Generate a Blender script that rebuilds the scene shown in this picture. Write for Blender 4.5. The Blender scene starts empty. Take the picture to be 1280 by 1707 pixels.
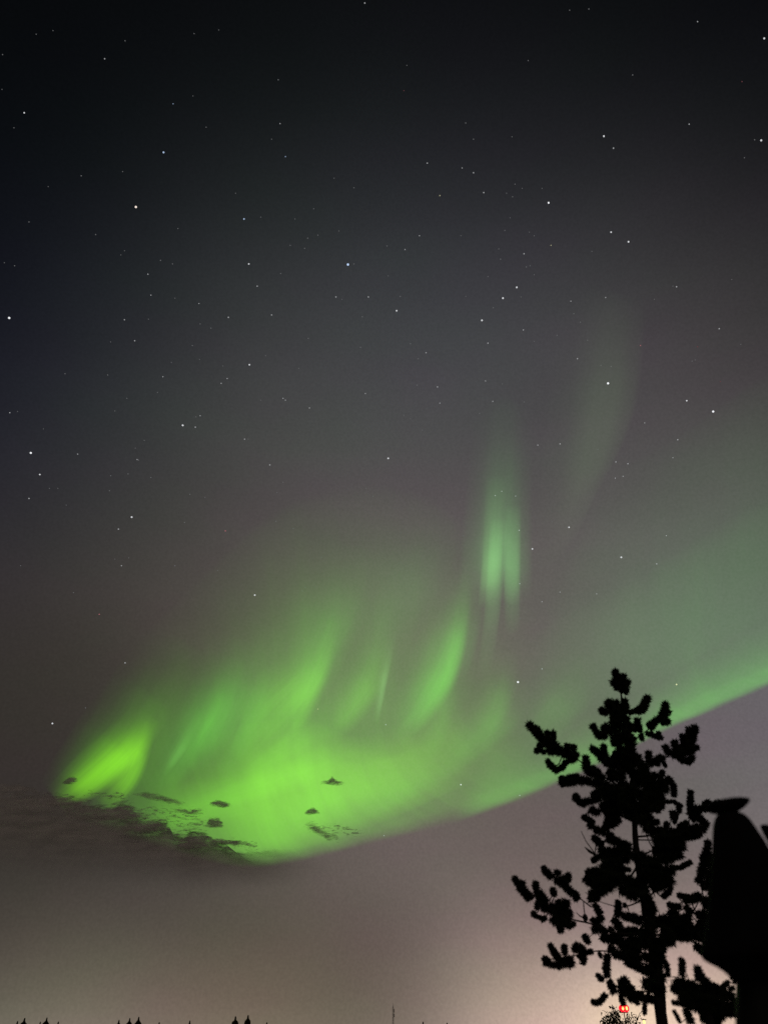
import bpy, bmesh, math, random
from mathutils import Vector, Matrix

random.seed(7)
scene = bpy.context.scene
COL = scene.collection

# ------------------------------------------------------------------ camera
F = 1282.0                      # focal length in pixels of the 1280 x 1707 photograph
PITCH = math.atan((1740 - 853.5) / F)
EYE = Vector((0, 0, 1.6))
cam_d = bpy.data.cameras.new('camera')
cam = bpy.data.objects.new('camera', cam_d)
COL.objects.link(cam)
cam.location = EYE
cam.rotation_euler = (math.pi / 2 + PITCH, 0, 0)
cam_d.sensor_fit = 'VERTICAL'
cam_d.sensor_height = 36.0
cam_d.sensor_width = 27.0
cam_d.lens = 36.0 * F / 1707.0
cam_d.clip_start = 0.05
cam_d.clip_end = 200000.0
cam_d.dof.use_dof = True
cam_d.dof.focus_distance = 5000.0
cam_d.dof.aperture_fstop = 1.5
scene.camera = cam

# ------------------------------------------------------------------ exposure
scene.view_settings.view_transform = 'Standard'
scene.view_settings.look = 'None'
scene.view_settings.exposure = 0.0
scene.view_settings.gamma = 1.0
scene.cycles.use_denoising = False
scene.cycles.transparent_max_bounces = 64
scene.cycles.max_bounces = 4
scene.render.dither_intensity = 1.0

# ------------------------------------------------------------------ night sky: light pollution over the horizon, airglow, last dusk
# each row: direction x, y, z, sharpness, r, g, b of one broad patch of sky glow
LOBES = [
  (-0.4366, 0.2673, 0.859, 18.0, -0.28935, -0.11988, -0.3169),
  (-0.472, 0.3817, 0.7947, 18.0, -0.89012, -0.72915, -0.72243),
  (-0.5019, 0.5045, 0.7025, 18.0, -0.15646, -0.28056, 0.20247),
  (-0.5207, 0.6257, 0.5809, 18.0, -0.75813, -0.78085, -0.30846),
  (-0.5237, 0.7322, 0.4354, 18.0, 0.46791, 0.53389, 0.50479),
  (-0.5102, 0.8135, 0.2792, 18.0, 1.16611, 1.09343, 0.86437),
  (-0.4836, 0.866, 0.1273, 18.0, -1.62742, -1.54896, -1.56326),
  (-0.4495, 0.8933, -0.0094, 18.0, 1.13987, 1.09804, 1.4137),
  (-0.2795, 0.2853, 0.9168, 18.0, -0.13328, -0.09957, -0.02132),
  (-0.3058, 0.4122, 0.8582, 18.0, -0.60644, -0.57934, -0.55032),
  (-0.3288, 0.5509, 0.7671, 18.0, 1.31349, 1.21966, 0.98579),
  (-0.3437, 0.6882, 0.6389, 18.0, 0.04376, 0.22268, -0.14743),
  (-0.3461, 0.8064, 0.4796, 18.0, 0.08197, 0.08843, 0.12277),
  (-0.3353, 0.8911, 0.3059, 18.0, 0.68468, 0.44732, 0.3721),
  (-0.3146, 0.9391, 0.138, 18.0, -2.91964, -2.78795, -2.87234),
  (-0.289, 0.9573, -0.01, 18.0, 1.28101, 1.30069, 1.55585),
  (-0.0966, 0.2957, 0.9504, 18.0, -0.25093, -0.21457, -0.19776),
  (-0.1065, 0.4305, 0.8963, 18.0, -0.37473, -0.49809, -0.3919),
  (-0.1153, 0.5794, 0.8068, 18.0, 1.18591, 1.13442, 1.07806),
  (-0.1211, 0.7275, 0.6754, 18.0, 0.08777, 0.1359, 0.0813),
  (-0.122, 0.8531, 0.5073, 18.0, 0.12915, 0.03129, 0.25424),
  (-0.1178, 0.9392, 0.3224, 18.0, 1.80722, 1.84441, 1.69431),
  (-0.1098, 0.9834, 0.1446, 18.0, -0.97345, -0.89293, -0.93309),
  (-0.1001, 0.9949, -0.0104, 18.0, 1.63213, 1.76454, 1.86817),
  (0.0966, 0.2957, 0.9504, 18.0, -0.49318, -0.34244, -0.41213),
  (0.1065, 0.4305, 0.8963, 18.0, 0.07797, 0.0021, -0.02604),
  (0.1153, 0.5794, 0.8068, 18.0, 0.40453, 0.67106, 0.67213),
  (0.1211, 0.7275, 0.6754, 18.0, -0.28415, -0.32085, -0.12313),
  (0.122, 0.8531, 0.5073, 18.0, 0.63776, 0.45817, 0.31389),
  (0.1178, 0.9392, 0.3224, 18.0, 0.85425, 1.06321, 0.8603),
  (0.1098, 0.9834, 0.1446, 18.0, -1.39414, -1.76399, -1.46749),
  (0.1001, 0.9949, -0.0104, 18.0, 0.8156, 0.84535, 0.83009),
  (0.2795, 0.2853, 0.9168, 18.0, -0.5931, -0.47898, -0.4139),
  (0.3058, 0.4122, 0.8582, 18.0, 0.87912, 0.46285, 0.45702),
  (0.3288, 0.5509, 0.7671, 18.0, 1.05528, 0.98134, 0.84681),
  (0.3437, 0.6882, 0.6389, 18.0, -0.07904, -0.02911, -0.01278),
  (0.3461, 0.8064, 0.4796, 18.0, 0.43943, 0.35749, 0.27974),
  (0.3353, 0.8911, 0.3059, 18.0, 0.27893, 0.55831, 0.5766),
  (0.3146, 0.9391, 0.138, 18.0, -0.90696, -1.0459, -0.90794),
  (0.289, 0.9573, -0.01, 18.0, 0.70444, 0.7009, 0.41028),
  (0.4366, 0.2673, 0.859, 18.0, -1.6698, -1.21857, -1.14299),
  (0.472, 0.3817, 0.7947, 18.0, -0.24075, -0.35031, -0.29695),
  (0.5019, 0.5045, 0.7025, 18.0, 0.48203, 0.42607, 0.42076),
  (0.5207, 0.6257, 0.5809, 18.0, 0.24433, 0.32874, 0.29402),
  (0.5237, 0.7322, 0.4354, 18.0, 0.46845, 0.38269, 0.31873),
  (0.5102, 0.8135, 0.2792, 18.0, 0.42407, 0.45245, 0.63223),
  (0.4836, 0.866, 0.1273, 18.0, 0.09538, 0.08646, 0.27954),
  (0.4495, 0.8933, -0.0094, 18.0, 0.7658, 0.71607, 0.53186),
  (-0.4134, 0.9104, 0.0146, 90.0, -0.23958, -0.26328, -0.5577),
  (-0.3306, 0.9437, 0.0151, 90.0, 0.90629, 0.87557, 0.7352),
  (-0.2393, 0.9708, 0.0155, 90.0, -0.72355, -0.80044, -0.94546),
  (-0.1413, 0.9898, 0.0158, 90.0, 0.32393, 0.22241, -0.03897),
  (-0.0389, 0.9991, 0.016, 90.0, -0.79837, -0.8232, -0.95265),
  (0.1168, 0.9928, 0.0267, 220.0, 0.50777, 0.57648, 0.51329),
  (0.1868, 0.9819, 0.0318, 220.0, -0.07307, -0.20683, -0.27527),
  (0.252, 0.9675, 0.0207, 220.0, 0.78732, 0.9511, 1.04121),
  (0.3171, 0.9479, 0.0307, 220.0, -0.04089, -0.15999, -0.2329),
  (0.3661, 0.9301, 0.0301, 220.0, 0.50921, 0.53019, 0.49814),
  (0.039, 0.999, 0.0214, 220.0, -0.19179, -0.25351, -0.23799),
  (0.2511, 0.9678, 0.0155, 900.0, 0.10436, 0.12969, -0.0805)]

world = bpy.data.worlds.new('World')
scene.world = world
world.use_nodes = True


def build_world():
    nt = world.node_tree
    N, L = nt.nodes, nt.links
    N.clear()
    tc = N.new('ShaderNodeTexCoord')
    d = tc.outputs['Generated']

    def vm(op, a, b=None, s=None):
        n = N.new('ShaderNodeVectorMath')
        n.operation = op
        for k, v in ((0, a), (1, b)):
            if v is None:
                continue
            if hasattr(v, 'node'):
                L.new(v, n.inputs[k])
            else:
                n.inputs[k].default_value = v
        if s is not None:
            L.new(s, n.inputs['Scale'])
        return n.outputs['Value'] if op == 'DOT_PRODUCT' else n.outputs['Vector']

    def ma(op, a, b=None, c=None):
        n = N.new('ShaderNodeMath')
        n.operation = op
        for k, v in ((0, a), (1, b), (2, c)):
            if v is None:
                continue
            if hasattr(v, 'node'):
                L.new(v, n.inputs[k])
            else:
                n.inputs[k].default_value = v
        return n.outputs[0]
    d = vm('NORMALIZE', d)
    z = ma('MAXIMUM', vm('DOT_PRODUCT', d, (0, 0, 1)), 0.0)
    hz = ma('EXPONENT', ma('MULTIPLY', z, -5.5))
    acc = vm('SCALE', (.10, .085, .07), s=hz)
    acc = vm('ADD', acc, (.0045, .005, .006))
    lg = None
    for (x, y, zz, k, r, g, b) in LOBES:
        e = ma('EXPONENT', ma('MULTIPLY_ADD', vm('DOT_PRODUCT', d, (x, y, zz)), k, -k))
        t = vm('SCALE', (r, g, b), s=e)
        lg = t if lg is None else vm('ADD', lg, t)
    sp = N.new('ShaderNodeSeparateXYZ')
    L.new(lg, sp.inputs[0])
    cb = N.new('ShaderNodeCombineXYZ')
    for i in range(3):
        L.new(ma('EXPONENT', sp.outputs[i]), cb.inputs[i])
    acc = vm('MULTIPLY', acc, cb.outputs[0])
    # added glow low behind the viewer, brightening the near faces of the clouds
    e = ma('EXPONENT', ma('MULTIPLY_ADD', vm('DOT_PRODUCT', d, (0, -.995, .1)), 5.0, -5.0))
    acc = vm('ADD', acc, vm('SCALE', (.26, .21, .175), s=e))
    # thin uneven airglow
    nz = N.new('ShaderNodeTexNoise')
    nz.inputs['Scale'].default_value = 3.2
    nz.inputs['Detail'].default_value = 5.0
    mp = N.new('ShaderNodeMapping')
    mp.inputs['Scale'].default_value = (1.0, 1.0, 2.6)
    L.new(d, mp.inputs['Vector'])
    L.new(mp.outputs['Vector'], nz.inputs['Vector'])
    f = ma('MULTIPLY_ADD', nz.outputs['Fac'], 0.30, 0.85)
    # faint green and magenta mottling of the airglow, and its fine unevenness
    hue = N.new('ShaderNodeTexNoise')
    hue.inputs['Scale'].default_value = 5.0
    hue.inputs['Detail'].default_value = 3.0
    L.new(mp.outputs['Vector'], hue.inputs['Vector'])
    fine = N.new('ShaderNodeTexNoise')
    fine.inputs['Scale'].default_value = 330.0
    fine.inputs['Detail'].default_value = 2.0
    L.new(d, fine.inputs['Vector'])
    f = ma('MULTIPLY', f, ma('MULTIPLY_ADD', fine.outputs['Fac'], .28, .86))
    acc = vm('SCALE', acc, s=f)
    tint = vm('ADD', vm('SCALE', (-.14, .14, -.12), s=ma('SUBTRACT', hue.outputs['Fac'], .5)), (.985, .99, 1.02))
    acc = vm('MULTIPLY', acc, tint)
    acc = vm('MAXIMUM', acc, (.0008, .0012, .0016))
    # the sun is far below the horizon: the physical sky adds next to nothing
    sky = N.new('ShaderNodeTexSky')
    sky.sky_type = 'NISHITA'
    sky.sun_disc = False
    sky.sun_elevation = math.radians(-9)
    sky.sun_rotation = math.radians(25)
    acc = vm('ADD', acc, vm('MULTIPLY', sky.outputs['Color'], (.02, .02, .02)))
    bg = N.new('ShaderNodeBackground')
    bg.inputs['Strength'].default_value = 1.0
    L.new(acc, bg.inputs['Color'])
    out = N.new('ShaderNodeOutputWorld')
    L.new(bg.outputs[0], out.inputs['Surface'])


build_world()


# ------------------------------------------------------------------ helpers
FWD = Vector((0, math.cos(PITCH), math.sin(PITCH)))
UP = Vector((0, -math.sin(PITCH), math.cos(PITCH)))


def ray(px, py):
    return Vector(((px - 640) / F, 0, 0)) + UP * ((853.5 - py) / F) + FWD


def at(px, py, Y):
    r = ray(px, py)
    return EYE + r * (Y / r.y)


def mpp(p):                       # metres that one photo pixel covers at p
    return (p - EYE).dot(FWD) / F


def tag(o, label=None, cat=None, group=None, kind=None):
    if label:
        o['label'] = label
    if cat:
        o['category'] = cat
    if group:
        o['group'] = group
    if kind:
        o['kind'] = kind
    return o


def empty(name, loc):
    o = bpy.data.objects.new(name, None)
    COL.objects.link(o)
    o.location = loc
    o.empty_display_size = 0.2
    return o


def link(name, me, mat=None, parent=None, loc=None):
    o = bpy.data.objects.new(name, me)
    COL.objects.link(o)
    if mat is not None and not me.materials:
        me.materials.append(mat)
    if parent is not None:
        o.parent = parent
        # meshes are authored in world space
        root = parent
        off = Vector((0, 0, 0))
        while root is not None:
            off += root.location
            root = root.parent
        o.location = -off
    if loc is not None:
        o.location = loc
    return o


def mesh(name, vs, fs, smooth=False):
    me = bpy.data.meshes.new(name)
    me.from_pydata([tuple(v) for v in vs], [], fs)
    if smooth:
        for p in me.polygons:
            p.use_smooth = True
    me.update()
    return me


class MB:
    def __init__(self):
        self.v, self.f = [], []

    def tube(self, pts, rads, seg=8, cap=True):
        base = len(self.v)
        n = len(pts)
        for i, p in enumerate(pts):
            t = (pts[min(i + 1, n - 1)] - pts[max(i - 1, 0)]).normalized()
            a = t.cross(Vector((0.31, 0.87, 0.38)))
            if a.length < 1e-4:
                a = t.cross(Vector((1, 0, 0)))
            a.normalize()
            b = t.cross(a)
            for k in range(seg):
                an = 2 * math.pi * k / seg
                self.v.append(p + (a * math.cos(an) + b * math.sin(an)) * rads[i])
        for i in range(n - 1):
            for k in range(seg):
                k2 = (k + 1) % seg
                self.f.append((base + i * seg + k, base + i * seg + k2, base + (i + 1) * seg + k2, base + (i + 1) * seg + k))
        if cap:
            self.f.append(tuple(base + k for k in reversed(range(seg))))
            self.f.append(tuple(base + (n - 1) * seg + k for k in range(seg)))

    def tri(self, a, b, c):
        i = len(self.v)
        self.v += [a, b, c]
        self.f.append((i, i + 1, i + 2))

    def box(self, c, sx, sy, sz):
        i = len(self.v)
        for dz in (-1, 1):
            for dy in (-1, 1):
                for dx in (-1, 1):
                    self.v.append(Vector(c) + Vector((dx * sx, dy * sy, dz * sz)) * .5)
        for q in ((0, 2, 3, 1), (4, 5, 7, 6), (0, 1, 5, 4), (2, 6, 7, 3), (0, 4, 6, 2), (1, 3, 7, 5)):
            self.f.append(tuple(i + k for k in q))

    def ball(self, c, r, seg=12, ring=8, sz=1.0):
        i = len(self.v)
        for a in range(ring + 1):
            th = math.pi * a / ring
            for k in range(seg):
                ph = 2 * math.pi * k / seg
                self.v.append(Vector(c) + Vector((r * math.sin(th) * math.cos(ph), r * math.sin(th) * math.sin(ph), r * sz * math.cos(th))))
        for a in range(ring):
            for k in range(seg):
                k2 = (k + 1) % seg
                self.f.append((i + a * seg + k, i + (a + 1) * seg + k, i + (a + 1) * seg + k2, i + a * seg + k2))

    def build(self, name, mat, parent=None, smooth=False):
        return link(name, mesh(name, self.v, self.f, smooth), mat, parent)


def pmat(name, c1, c2, scale=8.0, rough=0.85, bump=0.3):
    m = bpy.data.materials.new(name)
    m.use_nodes = True
    nt = m.node_tree
    N, L = nt.nodes, nt.links
    b = N['Principled BSDF']
    b.inputs['Roughness'].default_value = rough
    nz = N.new('ShaderNodeTexNoise')
    nz.inputs['Scale'].default_value = scale
    nz.inputs['Detail'].default_value = 6
    tc = N.new('ShaderNodeTexCoord')
    L.new(tc.outputs['Object'], nz.inputs['Vector'])
    cr = N.new('ShaderNodeValToRGB')
    cr.color_ramp.elements[0].position = .3
    cr.color_ramp.elements[1].position = .7
    cr.color_ramp.elements[0].color = (*c1, 1)
    cr.color_ramp.elements[1].color = (*c2, 1)
    L.new(nz.outputs['Fac'], cr.inputs[0])
    L.new(cr.outputs[0], b.inputs['Base Color'])
    if bump:
        bp = N.new('ShaderNodeBump')
        bp.inputs['Strength'].default_value = bump
        bp.inputs['Distance'].default_value = .02
        L.new(nz.outputs['Fac'], bp.inputs['Height'])
        L.new(bp.outputs[0], b.inputs['Normal'])
    return m


def emat(name, col, strength, sampled=False):
    m = bpy.data.materials.new(name)
    m.use_nodes = True
    N, L = m.node_tree.nodes, m.node_tree.links
    N.clear()
    e = N.new('ShaderNodeEmission')
    e.inputs['Color'].default_value = (*col, 1)
    e.inputs['Strength'].default_value = strength
    o = N.new('ShaderNodeOutputMaterial')
    L.new(e.outputs[0], o.inputs['Surface'])
    if not sampled:
        m.cycles.emission_sampling = 'NONE'
    return m


def catmull(ps, t):
    n = len(ps) - 1
    x = min(max(t, 0), 1) * n
    i = min(int(x), n - 1)
    u = x - i
    p0 = ps[max(i - 1, 0)]
    p1, p2 = ps[i], ps[i + 1]
    p3 = ps[min(i + 2, n)]
    return tuple(.5 * (2 * b + (c - a) * u + (2 * a - 5 * b + 4 * c - d) * u * u + (3 * b - a - 3 * c + d) * u ** 3)
                 for a, b, c, d in zip(p0, p1, p2, p3))


# ------------------------------------------------------------------ ground
gm = pmat('dark grass', (.03, .045, .02), (.06, .07, .035), 1.5)
gv, gf = [Vector((0, 0, 0))], []
rings = [2, 6, 15, 40, 120, 400, 1500, 6000, 30000]
SEG = 48
for r in rings:
    for k in range(SEG):
        a = 2 * math.pi * k / SEG
        gv.append(Vector((r * math.cos(a), r * math.sin(a), 0)))
for k in range(SEG):
    gf.append((0, 1 + k, 1 + (k + 1) % SEG))
for j in range(len(rings) - 1):
    for k in range(SEG):
        k2 = (k + 1) % SEG
        gf.append((1 + j * SEG + k, 1 + (j + 1) * SEG + k, 1 + (j + 1) * SEG + k2, 1 + j * SEG + k2))
tag(link('ground', mesh('ground', gv, gf), gm), 'dark level grassy ground below the night sky', 'ground', kind='structure')

# ------------------------------------------------------------------ aurora: glowing curtains hanging about 2 km up
def curtain_mat(name, col, ucurve, vcurve, strength, nf=(9, .6), na=.35, fine=.2, seed=0.0, tint=None, tilt=0.0):
    m = bpy.data.materials.new(name)
    m.use_nodes = True
    nt = m.node_tree
    N, L = nt.nodes, nt.links
    N.clear()
    uv = N.new('ShaderNodeUVMap')
    sep = N.new('ShaderNodeSeparateXYZ')
    L.new(uv.outputs[0], sep.inputs[0])

    def ma(op, a, b=None, c=None):
        n = N.new('ShaderNodeMath')
        n.operation = op
        for k, v in ((0, a), (1, b), (2, c)):
            if v is None:
                continue
            if hasattr(v, 'node'):
                L.new(v, n.inputs[k])
            else:
                n.inputs[k].default_value = v
        return n.outputs[0]

    def fc(pts, src):
        n = N.new('ShaderNodeFloatCurve')
        cm = n.mapping
        c = cm.curves[0]
        while len(c.points) < len(pts):
            c.points.new(.5, .5)
        for p, q in zip(c.points, pts):
            p.location = q
            p.handle_type = 'AUTO_CLAMPED'
        cm.update()
        L.new(src, n.inputs['Value'])
        return n.outputs[0]

    def noise(su, sv, detail, w):
        cb = N.new('ShaderNodeCombineXYZ')
        L.new(ma('MULTIPLY_ADD', sep.outputs['Y'], tilt, sep.outputs['X']), cb.inputs['X'])
        L.new(sep.outputs['Y'], cb.inputs['Y'])
        mp = N.new('ShaderNodeMapping')
        mp.inputs['Scale'].default_value = (su, sv, 1)
        mp.inputs['Location'].default_value = (w, w * 1.7, w * .3)
        L.new(cb.outputs[0], mp.inputs['Vector'])
        nz = N.new('ShaderNodeTexNoise')
        nz.inputs['Scale'].default_value = 1.0
        nz.inputs['Detail'].default_value = detail
        nz.inputs['Roughness'].default_value = .55
        L.new(mp.outputs[0], nz.inputs['Vector'])
        return nz.outputs['Fac']
    vj = ma('ADD', sep.outputs['Y'], ma('MULTIPLY_ADD', noise(nf[0] * .7, .3, 2, seed + 9.1), .12, -.06))
    g = ma('MULTIPLY', fc(ucurve, sep.outputs['X']), fc(vcurve, vj))
    # never a hard sheet border
    for s in ('X', 'Y'):
        e = ma('MULTIPLY', sep.outputs[s], ma('SUBTRACT', 1.0, sep.outputs[s]))
        mr = N.new('ShaderNodeMapRange')
        mr.interpolation_type = 'SMOOTHSTEP'
        mr.inputs['From Max'].default_value = .09 if s == 'X' else .05
        L.new(e, mr.inputs['Value'])
        g = ma('MULTIPLY', g, mr.outputs[0])
    n1 = ma('MULTIPLY_ADD', noise(nf[0], nf[1], 3, seed), 2 * na, 1 - na)
    n2 = ma('MULTIPLY_ADD', noise(nf[0] * 5, nf[1] * 1.5, 2, seed + 4.2), 2 * fine, 1 - fine)
    g = ma('MULTIPLY', ma('MULTIPLY', g, n1), n2)
    g = ma('MULTIPLY', g, strength)
    em = N.new('ShaderNodeEmission')
    em.inputs['Color'].default_value = (*col, 1)
    L.new(g, em.inputs['Strength'])
    tr = N.new('ShaderNodeBsdfTransparent')
    ad = N.new('ShaderNodeAddShader')
    L.new(em.outputs[0], ad.inputs[0])
    L.new(tr.outputs[0], ad.inputs[1])
    o = N.new('ShaderNodeOutputMaterial')
    L.new(ad.outputs[0], o.inputs['Surface'])
    m.cycles.emission_sampling = 'NONE'
    return m


AURORA_H = 2000.0
aurora = empty('aurora', at(560, 1400, 5200))
tag(aurora, 'bright green aurora band sweeping up from the cloud edge to the right, with tall rays', 'aurora')


def curtain(name, rows, col, u, v, s, label=None, nu=56, nv=28, **kw):
    """rows: polylines from the lower border to the top, each a list of photo points of the traced form; every column
    hangs at the range where its lower border is 2 km up"""
    vs, fs, uvs = [], [], []
    for j in range(nv + 1):
        for i in range(nu + 1):
            a, b = i / nu, j / nv
            col_pts = [catmull(r, a) for r in rows]
            p = catmull(col_pts, b) if len(col_pts) > 2 else tuple(q0 + (q1 - q0) * b for q0, q1 in zip(*col_pts))
            d0 = ray(*col_pts[0]).normalized()
            rng = AURORA_H / max(d0.z, .15) * (1 + .02 * math.sin(a * 17 + s * 40))
            vs.append(EYE + ray(*p).normalized() * rng * (1 + .08 * b))
            uvs.append((a, b))
    for j in range(nv):
        for i in range(nu):
            k = j * (nu + 1) + i
            fs.append((k, k + 1, k + nu + 2, k + nu + 1))
    me = mesh(name, vs, fs, True)
    lay = me.uv_layers.new(name='UVMap')
    for lp in me.loops:
        lay.data[lp.index].uv = uvs[lp.vertex_index]
    o = link(name, me, curtain_mat(name + ' glow', col, u, v, s, **kw), aurora)
    if label:
        o['label'] = label
    return o


G1 = (.22, 1.0, .015)
G2 = (.17, 1.0, .05)
G3 = (.16, 1.0, .13)
RU = [(0, 0), (.15, .1), (.4, .55), (.62, 1), (.76, .85), (.88, .3), (1, 0)]
RV = [(0, 0), (.12, .08), (.28, .55), (.42, 1), (.56, .8), (.72, .35), (.86, .1), (1, 0)]
# the broad body
curtain('band', [[(95, 1356), (240, 1406), (380, 1446), (480, 1443), (600, 1414), (760, 1374), (930, 1318)],
                 [(150, 1280), (275, 1290), (400, 1290), (500, 1275), (610, 1245), (740, 1210), (880, 1190)],
                 [(215, 1080), (320, 970), (450, 850), (580, 800), (720, 820), (820, 940), (930, 1050)]],
        G1, [(0, .1), (.1, .3), (.16, .5), (.28, .72), (.45, 1), (.6, .86), (.78, .6), (.9, .45), (1, .3)],
        [(0, 0), (.04, .14), (.09, .48), (.17, .88), (.27, 1), (.42, .88), (.56, .62), (.7, .3), (.84, .1), (1, 0)], .295, seed=1.3, na=.4, nf=(11, 1.6), fine=.16, tilt=.3, nu=80, nv=40)
# the bright core
curtain('core', [[(215, 1390), (400, 1430), (520, 1415), (660, 1365), (820, 1290)],
                 [(240, 1330), (400, 1308), (520, 1286), (650, 1268), (790, 1210)],
                 [(290, 1250), (410, 1205), (510, 1195), (615, 1225), (760, 1130)]],
        (.28, 1, .0), [(0, 0), (.2, .45), (.45, 1), (.7, .75), (1, 0)],
        [(0, 0), (.2, .6), (.42, 1), (.6, .66), (.8, .22), (1, 0)], .29, seed=5.1, na=.25, nf=(6, 2.5), fine=.1, tilt=.4)
curtain('veil', [[(215, 1330), (330, 1300), (450, 1290), (570, 1270), (690, 1250), (800, 1230)],
                 [(280, 1220), (375, 1190), (470, 1160), (580, 1130), (700, 1110), (800, 1110)],
                 [(340, 1060), (420, 1010), (510, 960), (620, 920), (730, 900), (820, 930)]],
        G2, [(0, 0), (.2, .7), (.5, 1), (.8, .8), (1, 0)], [(0, 0), (.2, .6), (.42, 1), (.62, .55), (.82, .15), (1, 0)], .04, seed=14.5, na=.4, nf=(8, 1), fine=.2, tilt=.2, nu=60)
RAYS = [
    # spine from the foot to the top, half widths, strength, colour, unevenness
    ([(92, 1338), (152, 1295), (215, 1238), (256, 1190)], (18, 27, 27, 22), .42, (.30, 1, .0), .18),
    ([(170, 1345), (208, 1295), (232, 1240), (246, 1200)], (18, 22, 19, 12), .32, (.30, 1, .0), .15),
    ([(85, 1330), (140, 1285), (195, 1225), (250, 1150)], (22, 36, 44, 44), .13, (.22, 1, .0), .2),
    ([(150, 1345), (215, 1250), (270, 1150), (320, 1070)], (50, 55, 55, 50), .085, G1, .2),
    ([(225, 1375), (250, 1325), (275, 1275), (300, 1230)], (30, 36, 36, 30), .05, G1, .2),
    ([(262, 1320), (304, 1245), (346, 1175), (385, 1090)], (20, 34, 36, 34), .13, G2, .25),
    ([(272, 1292), (290, 1264), (308, 1234), (326, 1195)], (5, 8, 10, 10), .10, (.3, 1, .15), .1),
    ([(315, 1285), (346, 1215), (376, 1140), (400, 1060)], (22, 34, 36, 34), .13, G2, .25),
    ([(365, 1290), (394, 1210), (424, 1130), (452, 1040)], (26, 36, 40, 36), .11, G2, .25),
    ([(384, 1265), (450, 1180), (508, 1120), (545, 1050)], (24, 36, 32, 24), .20, G1, .22),
    ([(452, 1245), (498, 1175), (532, 1105), (552, 1030)], (22, 24, 20, 16), .17, G1, .18),
    ([(480, 1180), (518, 1090), (552, 1000), (580, 900)], (36, 46, 52, 50), .10, G2, .2),
    ([(535, 1232), (580, 1180), (620, 1125), (650, 1060)], (20, 26, 24, 18), .14, G1, .2),
    ([(565, 1200), (602, 1130), (630, 1060), (655, 970)], (16, 22, 24, 20), .03, G2, .2),
    ([(626, 1206), (634, 1160), (643, 1110), (655, 1050)], (5, 6, 7, 7), .12, (.4, 1, .3), .08),
    ([(655, 1235), (696, 1180), (736, 1110), (760, 1030)], (16, 26, 26, 20), .15, G2, .22),
    ([(672, 1220), (722, 1130), (756, 1040), (775, 950)], (22, 32, 32, 26), .13, G2, .22),
    ([(726, 1190), (750, 1110), (764, 1030), (774, 930)], (12, 16, 16, 14), .12, G2, .2),
    ([(765, 1140), (780, 1090), (794, 1030), (806, 970)], (8, 10, 10, 10), .03, G3, .2),
    ([(590, 1100), (640, 1010), (690, 930), (730, 840)], (50, 60, 64, 60), .035, G3, .2),
    ([(796, 1240), (816, 1190), (834, 1140), (846, 1080)], (18, 24, 24, 20), .07, G2, .2),
    ([(725, 1290), (786, 1230), (840, 1185), (885, 1140)], (20, 30, 30, 26), .08, G2, .2),
    ([(850, 1260), (900, 1200), (940, 1150), (980, 1090)], (28, 38, 40, 40), .06, G2, .2),
    ([(700, 1290), (722, 1220), (738, 1160), (752, 1110)], (14, 20, 20, 16), .05, G2, .2),
    # bright folds lying along the band
    ([(290, 1350), (420, 1300), (540, 1255), (650, 1215)], (18, 30, 32, 24), .12, G1, .15),
    ([(420, 1405), (520, 1345), (630, 1292), (750, 1250)], (22, 34, 34, 24), .08, G1, .15),
    ([(230, 1385), (300, 1352), (380, 1335), (470, 1318)], (18, 26, 28, 24), .12, G1, .15),
    ([(400, 1290), (460, 1245), (520, 1215), (565, 1210)], (18, 24, 22, 14), .09, G1, .15),
    ([(550, 1380), (640, 1330), (720, 1290), (800, 1260)], (14, 20, 20, 16), .05, G2, .15),
]
for n, (sp_, wd, st_, cl, na_) in enumerate(RAYS):
    rows = []
    for i, (x, y) in enumerate(sp_):
        ax, ay = sp_[max(i - 1, 0)]
        bx, by = sp_[min(i + 1, 3)]
        dl = math.hypot(bx - ax, by - ay)
        nx, ny = -(by - ay) / dl, (bx - ax) / dl      # towards the lower right
        w_ = wd[i] * (1.62 if n < 23 else 1.75)
        rows.append([(x - nx * w_ * q, y - ny * w_ * q) for q in (1, .34, -.33, -.8)][::-1] if nx < 0 else [(x + nx * w_ * q, y + ny * w_ * q) for q in (-1, -.34, .33, .8)])
    curtain('ray', rows, cl, [(0, 0), (.15, .12), (.38, .6), (.58, 1), (.74, .72), (.88, .2), (1, 0)],
            [(0, 0), (.14, .3), (.32, .9), (.46, 1), (.64, .6), (.82, .18), (1, 0)], st_ * 1.04, seed=20 + n * 1.37, na=na_ + .14, nf=(4.5, .9), fine=.16, nu=24, nv=24)
# the detached tall ray with two tails
curtain('ray', [[(758, 1005), (798, 1012), (826, 1000), (854, 1012), (892, 1000)],
                [(766, 890), (802, 885), (829, 880), (855, 885), (890, 895)],
                [(786, 680), (813, 665), (838, 655), (862, 665), (890, 680)]],
        (.3, 1, .25), [(0, 0), (.16, .25), (.32, .75), (.45, 1), (.58, .86), (.72, .8), (.86, .3), (1, 0)], [(0, 0), (.12, .2), (.26, .75), (.36, 1), (.5, .7), (.66, .32), (.82, .1), (1, 0)], .19, seed=6.6, na=.2, nf=(4, .3), fine=.12)
curtain('ray', [[(794, 1015), (814, 1015), (834, 1010)], [(802, 930), (819, 930), (838, 930)], [(808, 790), (827, 790), (848, 790)]],
        (.35, 1, .25), [(0, 0), (.5, 1), (1, 0)], [(0, 0), (.2, .4), (.4, 1), (.6, .5), (1, 0)], .13, seed=16.6, na=.1, nf=(2, .4), fine=.1, nu=16)
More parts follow.
